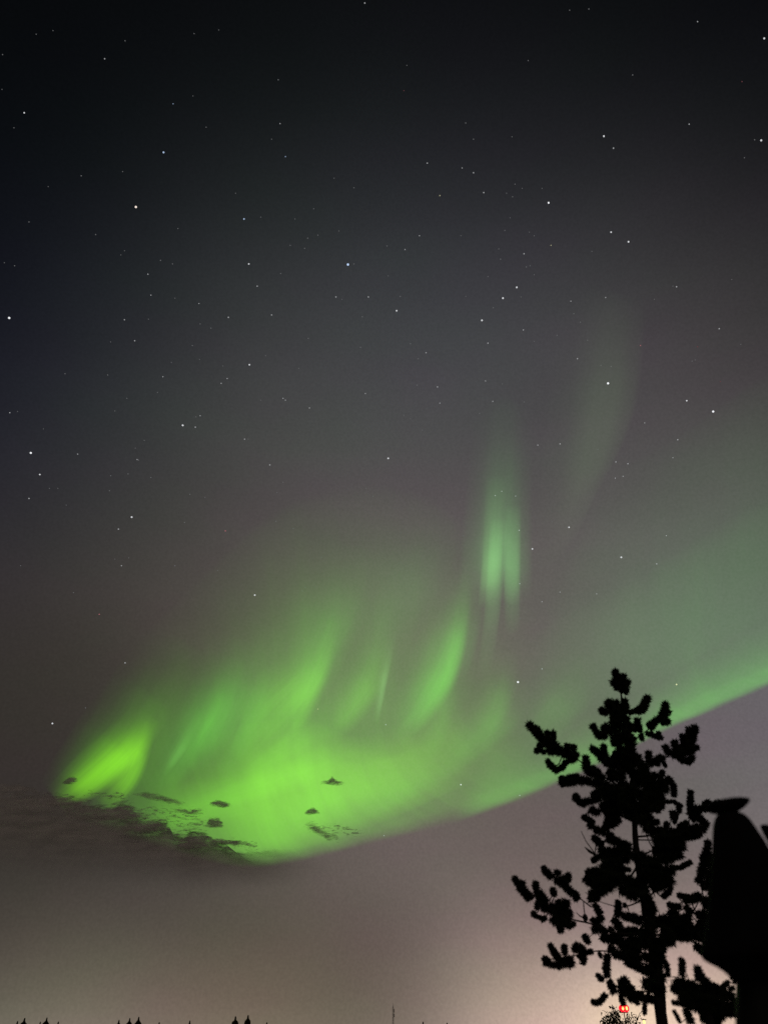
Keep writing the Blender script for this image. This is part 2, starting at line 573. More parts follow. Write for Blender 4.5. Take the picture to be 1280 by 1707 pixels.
curtain('ray', [[(794, 1125), (808, 1125), (821, 1120)], [(806, 1010), (821, 1010), (836, 1010)], [(816, 860), (832, 860), (848, 860)]],
        (.3, 1, .25), [(0, 0), (.5, 1), (1, 0)], [(0, 0), (.3, .35), (.5, .9), (.65, 1), (1, 0)], .085, seed=6.1, na=.1, nf=(2, .4), fine=.05, nu=16)
curtain('ray', [[(840, 1055), (854, 1060), (868, 1050)], [(838, 960), (854, 960), (868, 960)], [(838, 840), (854, 840), (870, 840)]],
        (.3, 1, .25), [(0, 0), (.5, 1), (1, 0)], [(0, 0), (.3, .45), (.5, 1), (.7, .7), (1, 0)], .11, seed=6.9, na=.1, nf=(2, .4), fine=.05, nu=16)
# faint ray beside it
curtain('ray', [[(872, 960), (912, 950), (958, 900), (990, 830)], [(900, 760), (948, 740), (1002, 705), (1060, 690)], [(925, 480), (975, 470), (1030, 480), (1082, 500)]],
        (.55, 1, .4), [(0, 0), (.25, .2), (.45, .7), (.66, 1), (.84, .6), (1, 0)], [(0, 0), (.2, .4), (.5, 1), (.75, .6), (1, 0)], .034, seed=9.2, na=.2, nf=(3, .4), fine=.1)
# the arc climbing to the right
curtain('arc', [[(740, 1383), (900, 1322), (1010, 1272), (1120, 1216), (1200, 1182), (1350, 1116)],
                [(770, 1290), (910, 1235), (1020, 1185), (1125, 1130), (1205, 1090), (1350, 1030)],
                [(830, 1080), (960, 1010), (1060, 960), (1150, 900), (1230, 850), (1380, 790)]],
        (.17, 1, .06), [(0, .1), (.12, .6), (.25, .85), (.4, .75), (.7, 1), (1, .85)], [(0, 0), (.05, .2), (.11, .72), (.19, 1), (.32, .72), (.5, .36), (.7, .14), (1, 0)], .25, seed=11.5, na=.3, nf=(7, 1.0), fine=.1, tilt=.3, nu=80)
curtain('veil', [[(790, 1250), (960, 1200), (1080, 1150), (1200, 1080), (1380, 980)],
                 [(880, 1060), (1020, 1010), (1140, 950), (1250, 880), (1400, 780)],
                 [(980, 800), (1100, 740), (1200, 670), (1300, 600), (1430, 520)]],
        (.2, 1, .15), [(0, 0), (.2, .6), (.45, 1), (.7, .9), (1, .5)], [(0, 0), (.2, .7), (.4, 1), (.6, .6), (.8, .25), (1, 0)], .05, seed=12.5, na=.45, nf=(6, .8), fine=.1, tilt=.3)

# ------------------------------------------------------------------ stars
STARS = [
(61,57,'f'),(89,51,'f'),(5,91,'f'),(4,149,'f'),(175,98,'m'),(324,56,'f'),(365,50,'f'),(209,68,'f'),(41,188,'b'),(24,213,'f'),
(289,173,'m','b'),(322,160,'f'),(344,212,'f'),(273,254,'b','b'),(467,206,'m'),(453,232,'f'),(476,261,'m','b'),(464,133,'f'),(227,345,'B','o'),
(205,286,'f'),(136,293,'f'),(81,311,'f'),(49,370,'f'),(393,322,'f'),(407,365,'b','b'),(435,362,'f'),(297,381,'f'),(160,391,'f'),
(415,440,'b'),(429,477,'m'),(468,456,'f'),(247,457,'m'),(288,440,'f'),(252,492,'m'),(208,418,'f'),(202,425,'f'),(580,441,'B','b'),
(590,440,'f'),(557,297,'f'),(590,313,'f'),(523,348,'f'),(492,365,'f'),(513,397,'f'),(508,414,'f'),(565,385,'f'),(530,392,'f'),(484,409,'f'),
(608,5,'m'),(25,443,'f'),(8,438,'f'),(268,434,'f'),(678,109,'f'),(949,17,'f'),(981,15,'f'),(1162,36,'m'),(1273,64,'b'),(673,151,'f','r'),
(880,101,'f'),(1054,125,'f'),(1006,227,'b'),(1022,247,'m'),(1148,207,'m'),(1268,234,'b'),(1257,233,'f'),(1240,263,'f'),(1236,136,'f','r'),
(776,205,'f'),(789,232,'f'),(853,228,'f'),(712,272,'m'),(770,280,'m'),(789,288,'m'),(733,326,'m','y'),(806,321,'m'),(858,307,'f'),(870,314,'f'),
(844,322,'f'),(854,328,'f'),(850,363,'f'),(841,384,'f'),(699,393,'m'),(768,393,'f'),(675,416,'m'),(645,410,'f'),(914,338,'B'),(918,409,'m','y'),
(1018,387,'b'),(1047,403,'b'),(882,387,'f'),(890,393,'f'),(831,415,'f'),(873,423,'m'),(834,432,'f'),(877,445,'f'),(883,443,'f'),(813,461,'f'),
(890,458,'f'),(861,479,'b'),(1127,478,'m'),(1121,477,'f'),(1219,466,'f'),(647,460,'f'),(903,314,'f'),(986,419,'f'),
(16,530,'B'),(292,497,'f'),(332,506,'m'),(208,533,'m'),(248,532,'f'),(225,568,'m'),(381,529,'m'),(352,547,'f'),(334,540,'f'),(453,525,'m'),
(560,495,'m'),(570,499,'f'),(604,528,'f'),(614,495,'m'),(514,564,'f'),(601,579,'f'),(443,593,'f'),(416,608,'b'),(286,604,'f'),(321,576,'f'),
(333,599,'f'),(272,628,'m'),(372,610,'f'),(379,631,'m'),(369,639,'m'),(498,614,'f'),(609,656,'m'),(472,664,'m'),(476,667,'m'),(516,680,'m'),
(435,667,'f'),(180,625,'f'),(109,623,'f'),(185,570,'f'),(263,654,'f'),(212,664,'f'),(192,685,'f'),(334,693,'m'),(326,712,'m'),(305,709,'b'),
(327,695,'f'),(17,688,'m'),(30,686,'f'),(73,715,'f'),(52,755,'B'),(67,791,'b'),(49,831,'m'),(130,757,'m'),(229,766,'m'),(231,767,'f'),
(241,734,'f'),(226,747,'f'),(408,732,'m'),(414,732,'f'),(185,793,'f'),(214,790,'f'),(252,796,'f'),(183,818,'f'),(97,814,'f'),(83,814,'f'),
(111,842,'f'),(317,824,'f'),(342,829,'f'),(450,775,'m'),(472,804,'f'),(462,821,'f'),(220,862,'b'),(198,882,'m'),(308,871,'f'),
(376,885,'m','r'),(460,869,'f'),(489,881,'f'),(610,814,'f'),(622,827,'f'),(203,943,'m'),(215,930,'f'),(192,932,'f'),(35,943,'f'),(363,951,'f'),
(536,929,'f'),(292,943,'f'),(661,518,'b'),(667,494,'f'),(838,497,'b'),(803,534,'b'),(776,494,'f'),(868,495,'f'),(951,502,'m'),(1009,496,'m'),
(1090,499,'f'),(872,550,'m'),(822,513,'f'),(813,572,'m'),(710,588,'m'),(684,573,'f'),(697,598,'f'),(890,569,'f'),(928,559,'f'),(956,523,'f'),
(967,537,'f'),(962,598,'m'),(979,567,'f'),(1067,576,'m','r'),(1198,548,'m'),(1158,600,'f'),(1153,602,'f'),(1162,578,'f','r'),(1234,574,'f'),
(1200,636,'f','r'),(695,642,'f'),(729,645,'m'),(809,635,'m'),(821,669,'m'),(837,640,'f'),(873,670,'f'),(799,689,'f'),(733,672,'m'),
(1001,609,'f'),(1018,611,'f'),(1013,639,'B'),(1144,668,'b'),(1188,686,'B'),(1074,705,'m'),(1121,763,'m'),(1129,733,'m'),(647,764,'b'),
(896,742,'m'),(933,740,'m'),(996,749,'f'),(1026,770,'m'),(1046,773,'m'),(1038,794,'m'),(1025,797,'m'),(673,692,'f'),(684,698,'f'),
(704,717,'f'),(836,819,'m'),(825,826,'m'),(859,827,'m'),(865,884,'m'),(948,879,'b'),(887,915,'b'),(1000,887,'f'),(1035,929,'b'),
(1110,893,'m'),(1094,940,'m'),(772,893,'f'),(920,870,'f'),(1149,881,'f'),(1161,950,'f'),(866,973,'m'),(903,1003,'m'),(933,987,'m'),
(867,1031,'f'),(994,990,'m'),(863,1137,'B'),(903,1115,'m'),(826,1143,'f'),(848,1151,'f'),(1127,1141,'b','y'),(530,1182,'m','y'),(643,1208,'m'),
(826,1211,'f'),(847,1213,'f'),(768,1308,'b'),(640,1393,'m'),(866,1326,'m'),(425,992,'b'),(166,1024,'m','r'),(504,985,'f'),(209,1105,'m'),
(88,1206,'b'),(143,1180,'f'),(123,988,'f'),(509,979,'f'),(1132,1223,'m'),(840,951,'f')

]
star_mesh = {}
ico = bmesh.new()
bmesh.ops.create_icosphere(ico, subdivisions=1, radius=1.0)
STAR_R = 40000.0
tints = {'w': (.95, .97, 1.0), 'b': (.55, .72, 1.0), 'r': (1.0, .35, .4), 'y': (1.0, .95, .6), 'o': (1.0, .85, .75)}
sizes = {'B': (1.9, 1.0), 'b': (1.45, .7), 'm': (1.05, .36), 'f': (.9, .13)}
names = {'w': 'white', 'b': 'bluish', 'r': 'reddish', 'y': 'yellowish', 'o': 'pale orange'}
for mag in sizes:
    for t in tints:
        me = bpy.data.meshes.new('star')
        ico.to_mesh(me)
        me.materials.append(emat('star light ' + mag + t, tints[t], sizes[mag][1]))
        star_mesh[mag + t] = me
ico.free()
STAR_LABEL = {
(227,345): 'brilliant pale orange star alone in the upper left of the sky',
(580,441): 'brilliant bluish star at the upper middle of the sky',
(914,338): 'brilliant white star at the upper right, above the pale star pair',
(1013,639): 'brilliant white star inside the faint upper right ray of aurora',
(1188,686): 'brilliant white star at the right edge, level with the faint ray',
(863,1137): 'brilliant white star just left of the pine top, over green glow',
(16,530): 'brilliant white star at the far left edge of the sky',
(52,755): 'brilliant white star, upper one of the pair near the left edge',
(67,791): 'bright white star, lower one of the pair near the left edge',
(41,188): 'bright white star high up by the left edge of the sky',
(273,254): 'bright bluish star above the pale orange one at upper left',
(407,365): 'bright bluish star above a white one, left of the upper middle',
(415,440): 'bright white star under a bluish one, left of the upper middle',
(1273,64): 'bright white star in the top right corner of the sky',
(1268,234): 'bright white star touching the right edge, below the corner star',
(1006,227): 'bright elongated white star with a small one just below right',
(1018,387): 'bright white star, left one of the pale upper right pair',
(1047,403): 'bright white star, right one of the pale upper right pair',
(861,479): 'bright white star just above right of another below the upper middle',
(838,497): 'bright white star just below left of another below the upper middle',
(803,534): 'bright white star at the lower left end of a row of three',
(661,518): 'bright white star below right of the brilliant bluish one',
(416,608): 'bright white star left of centre above a small pair of stars',
(305,709): 'bright white star left of centre, lowest of a tight trio',
(220,862): 'bright white star at the left, above the green lobe and clouds',
(647,764): 'bright white star in the very middle of the sky',
(1144,668): 'bright white star up left of the brilliant one at right edge',
(948,879): 'bright white star right of the tall detached aurora ray',
(887,915): 'bright white star close to the right side of the tall ray',
(1035,929): 'bright white star in the green veil, high above the pine top',
(1127,1141): 'bright yellowish star over the green arc right of the pine top',
(768,1308): 'bright white star over the lower edge of the green band',
(425,992): 'bright white star above the left rays of the aurora',
(88,1206): 'bright white star above the left end of the aurora',
(376,885): 'small reddish star at the left over the dark gap above rays',
(1067,576): 'small reddish star at right beside the faint upper ray',
(166,1024): 'small reddish star low at the left, above the green lobe',
(530,1182): 'small yellowish star inside the brightest green part of the aurora',
(733,326): 'small yellowish star in the upper middle of the sky',
(918,409): 'small yellowish star below the brilliant white upper right star',
(640,1393): 'small white star just under the lower edge of the green band',
(608,5): 'small white star at the very top edge of the sky',

}
for s in STARS:
    x, y, mag = s[:3]
    t = s[3] if len(s) > 3 else 'w'
    o = bpy.data.objects.new('star', star_mesh[mag + t])
    COL.objects.link(o)
    r = ray(x, y)
    o.location = EYE + r.normalized() * STAR_R
    k = STAR_R / r.length / F * sizes[mag][0] * random.uniform(.85, 1.15)
    e = 1.5 if y < 260 and x > 900 else 1.0          # coma towards the corner
    o.scale = (k, k, k * e)
    lab = STAR_LABEL.get((x, y))
    if not lab:
        lab = {'B': 'brilliant %s star shining in the night sky', 'b': 'bright %s star clear of its faint neighbours in the sky',
               'm': 'small %s star of middling brightness in the night sky', 'f': 'faint %s pinprick of a star in the night sky'}[mag] % names[t]
    tag(o, lab, 'star', 'stars scattered over the night sky')

# ------------------------------------------------------------------ clouds
def cloud_mat(name, col, scale, kind, amp, soft, amax):
    m = bpy.data.materials.new(name)
    m.use_nodes = True
    N, L = m.node_tree.nodes, m.node_tree.links
    N.clear()

    def ma(op, a, b=None, c=None):
        n = N.new('ShaderNodeMath')
        n.operation = op
        for k, v in ((0, a), (1, b), (2, c)):
            if v is None:
                continue
            if hasattr(v, 'node'):
                L.new(v, n.inputs[k])
            else:
                n.inputs[k].default_value = v
        return n.outputs[0]

    def ss(v, lo, hi, top=1.0):
        mr = N.new('ShaderNodeMapRange')
        mr.interpolation_type = 'SMOOTHSTEP'
        mr.inputs['From Min'].default_value = lo
        mr.inputs['From Max'].default_value = hi
        mr.inputs['To Max'].default_value = top
        L.new(v, mr.inputs['Value'])
        return mr.outputs[0]
    geo = N.new('ShaderNodeNewGeometry')
    uv = N.new('ShaderNodeUVMap')
    sp = N.new('ShaderNodeSeparateXYZ')
    L.new(uv.outputs[0], sp.inputs[0])
    u, v = sp.outputs['X'], sp.outputs['Y']

    def noise(sc, det, ro=.6, zs=2.4):
        nz = N.new('ShaderNodeTexNoise')
        nz.inputs['Scale'].default_value = sc
        nz.inputs['Detail'].default_value = det
        nz.inputs['Roughness'].default_value = ro
        mp = N.new('ShaderNodeMapping')
        mp.inputs['Scale'].default_value = (.6, .3, zs)
        L.new(geo.outputs['Position'], mp.inputs['Vector'])
        L.new(mp.outputs[0], nz.inputs['Vector'])
        return nz.outputs['Fac']
    n = noise(scale, 9)
    if kind == 'bank':
        t = ma('ADD', v, ma('MULTIPLY_ADD', n, amp, -amp * .5))
        al = ss(t, .10, .10 + soft, amax)
        al = ma('MULTIPLY', al, ss(ma('SUBTRACT', 1.0, v), .02, .92))
        al = ma('MULTIPLY', al, ss(ma('SUBTRACT', 1.0, u), .12, .36))
        thin = ss(noise(scale * .5, 8, .65, 3.0), .36, .62)
        keep = ss(v, .12, .45)                      # denser further down
        al = ma('MULTIPLY', al, ma('MAXIMUM', ma('MULTIPLY_ADD', thin, .62, .38), keep))
        al = ma('MULTIPLY', al, ma('MULTIPLY_ADD', ss(u, .04, .2), .3, .7))
    else:
        du = ma('POWER', ma('ABSOLUTE', ma('MULTIPLY_ADD', u, 2, -1)), 3)
        dv = ma('POWER', ma('ABSOLUTE', ma('MULTIPLY_ADD', v, 2, -1)), 2)
        t = ma('SUBTRACT', 1.0, ma('ADD', du, dv))
        if kind == 'torn':
            rim = ss(t, .0, .55)
            al = ss(ma('MULTIPLY_ADD', n, amp, ma('MULTIPLY_ADD', t, .35, -amp * .57)), .1, .1 + soft, amax)
            al = ma('MULTIPLY', al, rim)
        else:
            t = ma('ADD', t, ma('MULTIPLY_ADD', n, amp, -amp * .62))
            al = ss(t, .1, .1 + soft, amax)
    df = N.new('ShaderNodeBsdfDiffuse')
    cr = N.new('ShaderNodeMixRGB')
    cr.inputs[1].default_value = (*[c * .68 for c in col], 1)
    cr.inputs[2].default_value = (*col, 1)
    L.new(ss(noise(scale * .5, 7, .6, 2.6), .35, .65), cr.inputs[0])
    L.new(cr.outputs[0], df.inputs['Color'])
    tr = N.new('ShaderNodeBsdfTransparent')
    mx = N.new('ShaderNodeMixShader')
    L.new(al, mx.inputs[0])
    L.new(tr.outputs[0], mx.inputs[1])
    L.new(df.outputs[0], mx.inputs[2])
    o = N.new('ShaderNodeOutputMaterial')
    L.new(mx.outputs[0], o.inputs['Surface'])
    return m


def cloud(name, top, bot, Y, thick, mat, label, cat, group=None, nu=60, nv=16):
    """a flat-lying cloud body: near and far faces bulge apart between its traced upper and lower borders"""
    vs, fs, uvs = [], [], []
    for side in (0, 1):
        for j in range(nv + 1):
            for i in range(nu + 1):
                a, b = i / nu, j / nv
                # upper border kept as traced (straight runs), lower one smooth
                n = len(top) - 1
                x = a * n
                i0 = min(int(x), n - 1)
                f = x - i0
                tx = top[i0][0] + (top[i0 + 1][0] - top[i0][0]) * f
                ty = top[i0][1] + (top[i0 + 1][1] - top[i0][1]) * f
                bx, by = catmull(bot, a)
                e = math.sin(math.pi * a) ** .5 if 0 < a < 1 else 0
                bulge = e * math.sqrt(max(0, 1 - (2 * b - 1) ** 2))
                dy = thick * bulge * (-.5 if side == 0 else .5)
                vs.append(at(tx + (bx - tx) * b, ty + (by - ty) * b, Y + dy))
                uvs.append((a, b))
        o0 = side * (nu + 1) * (nv + 1)
        for j in range(nv):
            for i in range(nu):
                k = o0 + j * (nu + 1) + i
                q = (k, k + 1, k + nu + 2, k + nu + 1)
                fs.append(q if side else q[::-1])
    me = mesh(name, vs, fs, True)
    lay = me.uv_layers.new(name='UVMap')
    for lp in me.loops:
        lay.data[lp.index].uv = uvs[lp.vertex_index]
    o = link(name, me, mat)
    tag(o, label, cat, group)
    return o


CLOUD_C = (.76, .71, .67)
YB = 3200.0
kb = mpp(at(250, 1400, YB))
edge = [(-90, 1296), (-40, 1302), (0, 1304), (40, 1307), (90, 1316), (125, 1321), (160, 1327), (185, 1333), (208, 1327), (229, 1331), (233, 1346), (242, 1357), (262, 1361), (276, 1357),
        (280, 1370), (283, 1385), (296, 1387), (312, 1383), (328, 1380), (344, 1392), (350, 1402), (363, 1405), (369, 1417), (392, 1422), (420, 1416), (455, 1418), (475, 1411), (515, 1412), (570, 1407), (640, 1394), (710, 1384)]
bank_m = cloud_mat('bank vapour', CLOUD_C, 1 / (14 * kb), 'bank', .48, .10, .95)
cloud('cloud_bank', [(x, y - 9) for x, y in edge],
      [(-90, 1480), (60, 1485), (200, 1490), (330, 1495), (450, 1490), (580, 1470), (720, 1440)], YB, 320, bank_m,
      'long dark cloud bank with ragged top covering the lower left end of the aurora', 'cloud bank', nu=150, nv=30)
puff_m = cloud_mat('puff vapour', CLOUD_C, 1 / (6.5 * kb), 'puff', 2.0, .75, .72)
wisp_m = cloud_mat('wisp vapour', CLOUD_C, 1 / (7 * kb), 'puff', 2.4, .9, .62)
SMALL = [
    ([(531, 1303), (539, 1299), (546, 1299), (551, 1295), (554, 1292), (558, 1297), (564, 1300), (571, 1300), (577, 1304)], 7, puff_m, 'tiny flat dark cloud alone in the middle of the bright green'),
    ([(505, 1353), (512, 1348), (518, 1346), (523, 1345), (529, 1348), (537, 1352)], 7, puff_m, 'tiny dark cloud puff below another, near the lower green edge'),
    ([(505, 1362), (520, 1366), (536, 1378), (552, 1386), (575, 1392)], 20, wisp_m, 'wispy grey cloud streak slanting down at the lower green edge'),
    ([(343, 1337), (352, 1336), (360, 1332), (367, 1332), (374, 1336), (382, 1335), (391, 1341)], 8, puff_m, 'small flat dark cloud, upper one of two stacked over the bank'),
    ([(337, 1371), (345, 1367), (350, 1362), (358, 1360), (365, 1361), (371, 1367), (374, 1371)], 11, puff_m, 'small round dark cloud, lower one of two stacked over the bank'),
    ([(285, 1340), (305, 1344), (318, 1352), (326, 1345), (350, 1342)], 18, wisp_m, 'broken dark cloud scraps left of two stacked small clouds'),
    ([(345, 1396), (360, 1394), (380, 1400), (400, 1398), (425, 1402)], 11, puff_m, 'flat dark cloud sliver lying just above the right end of bank'),
    ([(100, 1303), (109, 1298), (116, 1294), (122, 1293), (128, 1295), (132, 1297)], 8, puff_m, 'tiny dark cloud scrap on the left green lobe'),
    ([(30, 1318), (60, 1316), (95, 1322), (130, 1326), (170, 1330)], 24, wisp_m, 'dark streak of cloud under the tip of the green lobe, at left'),
    ([(120, 1342), (160, 1338), (200, 1342), (235, 1346), (270, 1352)], 26, wisp_m, 'dark streak of cloud along the bank top below the green lobe'),
    ([(185, 1372), (215, 1366), (245, 1364), (265, 1362), (282, 1366)], 22, puff_m, 'dark hump of cloud on the bank top, left of the stacked clouds'),
    ([(288, 1400), (308, 1390), (322, 1384), (338, 1388), (352, 1402)], 22, puff_m, 'dark hump of cloud on the bank top, below the stacked clouds'),
    ([(-20, 1305), (0, 1302), (25, 1303), (50, 1308), (80, 1314)], 18, wisp_m, 'dark shred of cloud at the left edge of the picture'),
    ([(215, 1316), (240, 1318), (265, 1321), (290, 1330), (320, 1336)], 12, wisp_m, 'thin dark cloud wisp on green above the bank ridge'),
]
torn_m = cloud_mat('torn vapour', CLOUD_C, 1 / (6.5 * kb), 'torn', 3.4, .55, .66)
SMALL += [
    ([(222, 1336), (245, 1334), (268, 1337), (290, 1343), (312, 1350)], 34, torn_m, 'torn scraps of dark cloud on the green, left above the ragged bank'),
    ([(282, 1350), (300, 1342), (318, 1340), (334, 1346), (350, 1356)], 44, torn_m, 'torn scraps of dark cloud on the green, left of the small round cloud'),
    ([(368, 1396), (385, 1393), (402, 1396), (420, 1400), (438, 1404)], 18, torn_m, 'torn scraps of dark cloud at the lowest tip of the green'),
    ([(130, 1314), (155, 1316), (180, 1320), (205, 1318), (232, 1318)], 16, torn_m, 'torn scraps of dark cloud along the foot of the left green lobe'),
    ([(500, 1372), (530, 1370), (560, 1372), (590, 1378), (615, 1380)], 18, torn_m, 'torn thin cloud scraps along the lower green edge, below two puffs'),
]
for tp, dep, mt, lab in SMALL:
    cloud('small_cloud', [(x, y - 1) for x, y in tp], [(x, 1 + tp[0][1] + (tp[-1][1] - tp[0][1]) * i / (len(tp) - 1) + dep) for i, (x, y) in enumerate(tp)], 3000.0, 60, mt, lab, 'cloud',
          'small dark clouds in front of the aurora', 24, 10)

# ------------------------------------------------------------------ far trees on the skyline
bark = pmat('bark', (.012, .010, .008), (.03, .024, .018), 14)
fir = pmat('spruce green', (.03, .045, .02), (.05, .07, .03), 6)


def far_spruce(px, py, Y, label):
    top = at(px, py, Y)
    H = top.z
    o = empty('spruce_tree', (top.x, top.y, 0))
    b = MB()
    b.tube([Vector((top.x, top.y, 0)), Vector((top.x, top.y, H * .5)), Vector((top.x, top.y, H * .86))], [.16, .1, .02], 6)
    b.build('trunk', bark, o)
    c = MB()
    for i in range(1500):
        t = random.random() ** 1.3
        z = H * (1 - t * .88)
        R = min(.62 * H * t, .24 * H) + .1
        a = random.uniform(0, 2 * math.pi)
        layer = .75 + .25 * math.cos(t * 34)
        rr = R * layer * random.uniform(.5, 1.0)
        p = Vector((top.x + math.cos(a) * rr, top.y + math.sin(a) * rr, z - rr * .25))
        q = Vector((top.x, top.y, z))
        s = (p - q).cross(Vector((0, 0, 1))).normalized() * (.10 + .12 * R)
        c.tri(q, p + s - Vector((0, 0, .1)), p - s - Vector((0, 0, .1)))
        c.tri(q + Vector((0, 0, .15)), p + s * .6 + Vector((0, 0, .2)), p - s * .6 - Vector((0, 0, .35)))
    c.build('crown', fir, o)
    tag(o, label, 'tree', 'spruce tops along the far skyline')


FAR = [(30, 1703, 'spruce tip at the left corner of the skyline, first from the left edge'), (42, 1698, 'tallest of two leaning spruce tips in the bottom left corner'),
       (68, 1704, 'low spruce tip right of the two in the bottom left corner'), (79, 1697, 'pointed spruce tip, third clear one from the left edge'),
       (98, 1704, 'tiny spruce tip alone right of the first group at left'), (199, 1701, 'low spruce tip, left one of the close skyline trio'),
       (217, 1698, 'narrow spruce tip, middle one of the close skyline trio'), (232, 1696, 'widest spruce tip, right one of the close skyline trio'),
       (266, 1705, 'barely visible spruce tip right of the skyline trio'), (317, 1702, 'single low spruce tip between the skyline trio and the pair'),
       (393, 1695, 'broad spruce tip, left one of the skyline pair left of the mast'), (414, 1693, 'slim spruce tip, right one of the skyline pair left of the mast'),
       (445, 1705, 'barely visible spruce tip right of the skyline pair'), (705, 1704, 'low spruce tip right of the slender mast'), (745, 1706, 'lowest spruce tip right of the mast')]
for (x, y, lab) in FAR:
    far_spruce(x, y, random.uniform(240, 330), lab)

# ------------------------------------------------------------------ mast, lamps
metal = pmat('dull steel', (.16, .15, .14), (.24, .23, .21), 20, .5, .05)
top = at(655, 1672, 420)
o = empty('radio_mast', (top.x, top.y, 0))
b = MB()
for dx, dy in ((-.35, -.2), (.35, -.2), (0, .4)):
    b.tube([Vector((top.x + dx, top.y + dy, 0)), Vector((top.x + dx * .7, top.y + dy * .7, top.z * .9))], [.07, .05], 5)
z = 0.0
while z < top.z * .88:
    f = 1 - .3 * z / (top.z * .9)
    c3 = [Vector((top.x + dx * f, top.y + dy * f, z)) for dx, dy in ((-.35, -.2), (.35, -.2), (0, .4))]
    for i in range(3):
        b.tube([c3[i], c3[(i + 1) % 3] + Vector((0, 0, 1.0))], [.03, .03], 4)
    z += 1.0
b.build('lattice', metal, o)
b = MB()
b.tube([Vector((top.x, top.y, top.z * .88)), Vector((top.x, top.y, top.z))], [.08, .04], 6)
b.build('antenna', metal, o)
for dz in (2.2, 4.0):
    b = MB()
    b.box((top.x + .5, top.y - .3, top.z - dz - .8), .3, .25, 1.4)
    b.build('panel', metal, o)
tag(o, 'slender pale lattice mast rising over the skyline at the bottom middle', 'mast')

red_lens = emat('red lamp lens', (1.0, .02, .05), .9, True)
red_core = emat('red lamp filament', (1.0, .72, .22), 1.5, True)


def halo_glow(name, col, s):
    m = bpy.data.materials.new(name)
    m.use_nodes = True
    N, L = m.node_tree.nodes, m.node_tree.links
    N.clear()
    lw = N.new('ShaderNodeLayerWeight')
    lw.inputs['Blend'].default_value = .35
    iv = N.new('ShaderNodeMath')
    iv.operation = 'SUBTRACT'
    iv.inputs[0].default_value = 1.0
    L.new(lw.outputs['Facing'], iv.inputs[1])
    mu = N.new('ShaderNodeMath')
    mu.operation = 'MULTIPLY'
    mu.inputs[1].default_value = s
    L.new(iv.outputs[0], mu.inputs[0])
    e = N.new('ShaderNodeEmission')
    e.inputs['Color'].default_value = (*col, 1)
    L.new(mu.outputs[0], e.inputs['Strength'])
    t = N.new('ShaderNodeBsdfTransparent')
    t.inputs['Color'].default_value = (.8, .05, .08, 1)
    a = N.new('ShaderNodeAddShader')
    L.new(e.outputs[0], a.inputs[0])
    L.new(t.outputs[0], a.inputs[1])
    oo = N.new('ShaderNodeOutputMaterial')
    L.new(a.outputs[0], oo.inputs['Surface'])
    m.cycles.emission_sampling = 'NONE'
    return m


halo_m = halo_glow('red halo', (1.0, .015, .05), .9)  # the lamps' red halo, modelled as a glowing see-through sphere
pc = at(1039.5, 1681, 120)
kk = mpp(pc)
o = empty('signal_pole', (pc.x, pc.y + .3, 0))
b = MB()
b.tube([Vector((pc.x, pc.y + .3, 0)), Vector((pc.x, pc.y + .3, pc.z + .2))], [.08, .06], 8)
b.build('pole', metal, o)
b = MB()
b.box((pc.x, pc.y + .3, pc.z - .45), 1.1, .1, .1)
b.build('crossarm', metal, o)
for sx in (-3.2, 3.2):
    c = Vector((pc.x + sx * kk, pc.y, pc.z))
    b = MB()
    b.ball(c, 5.4 * kk, 16, 10)
    ln = b.build('lamp', halo_m, o, True)  # halo sphere around the bulb
    b = MB()
    b.ball(c + Vector((0, -5.4 * kk, 0)), 1.9 * kk, 10, 8, 1.5)
    b.build('bulb', red_core, ln, True)
tag(o, 'two small red lamps side by side glowing through the lowest pine branches', 'signal lights')

pc = at(1073, 1704, 90)
kk = mpp(pc)
o = empty('street_lamp', (pc.x, pc.y + .25, 0))
b = MB()
b.tube([Vector((pc.x, pc.y + .25, 0)), Vector((pc.x, pc.y + .25, pc.z + .1)), Vector((pc.x, pc.y + .1, pc.z + .28))], [.07, .05, .04], 8)
b.build('pole', metal, o)
b = MB()
b.ball(pc, 2.4 * kk, 12, 8, 1.3)
b.build('lamp', emat('warm street light', (1.0, .78, .30), 1.5, True), o, True)
b = MB()
b.box(pc + Vector((0, 0, 3.6 * kk)), 7 * kk, 6 * kk, 1.2 * kk)
b.build('hood', metal, o)
tag(o, 'small yellow street lamp glowing beside the pine trunk at the bottom edge', 'street lamp')

# ------------------------------------------------------------------ the pine, ten metres away
needle = pmat('pine needles', (.010, .015, .006), (.02, .027, .010), 9, .7, 0)
PY = 10.0


def tuft(mb, a, b, R, dens=1.0, wide=.8):
    """one needled shoot from a to b (world points), needle reach R metres"""
    ax = b - a
    ln = ax.length
    t = ax.normalized() if ln > 1e-6 else Vector((0, 0, 1))
    k = mpp(a)
    n = int((ln / k * 42 + 150 * R / (8 * k)) * dens)
    for i in range(n):
        s = random.random()
        p = a + ax * s
        d = Vector((random.gauss(0, 1), random.gauss(0, 1), random.gauss(0, 1))).normalized()
        d = (d - t * d.dot(t) * .6 + t * random.uniform(.15, .7)).normalized()
        L = R * (random.uniform(.55, 1.0) if random.random() < .8 else random.uniform(1.0, 1.3))
        tip = p + d * L
        w = d.cross(Vector((random.gauss(0, 1), random.gauss(0, 1), random.gauss(0, 1)))).normalized() * (k * wide * random.uniform(.5, 1))
        m = p + d * L * .55
        i0 = len(mb.v)
        mb.v += [p, m + w, tip, m - w]
        mb.f.append((i0, i0 + 1, i0 + 2, i0 + 3))


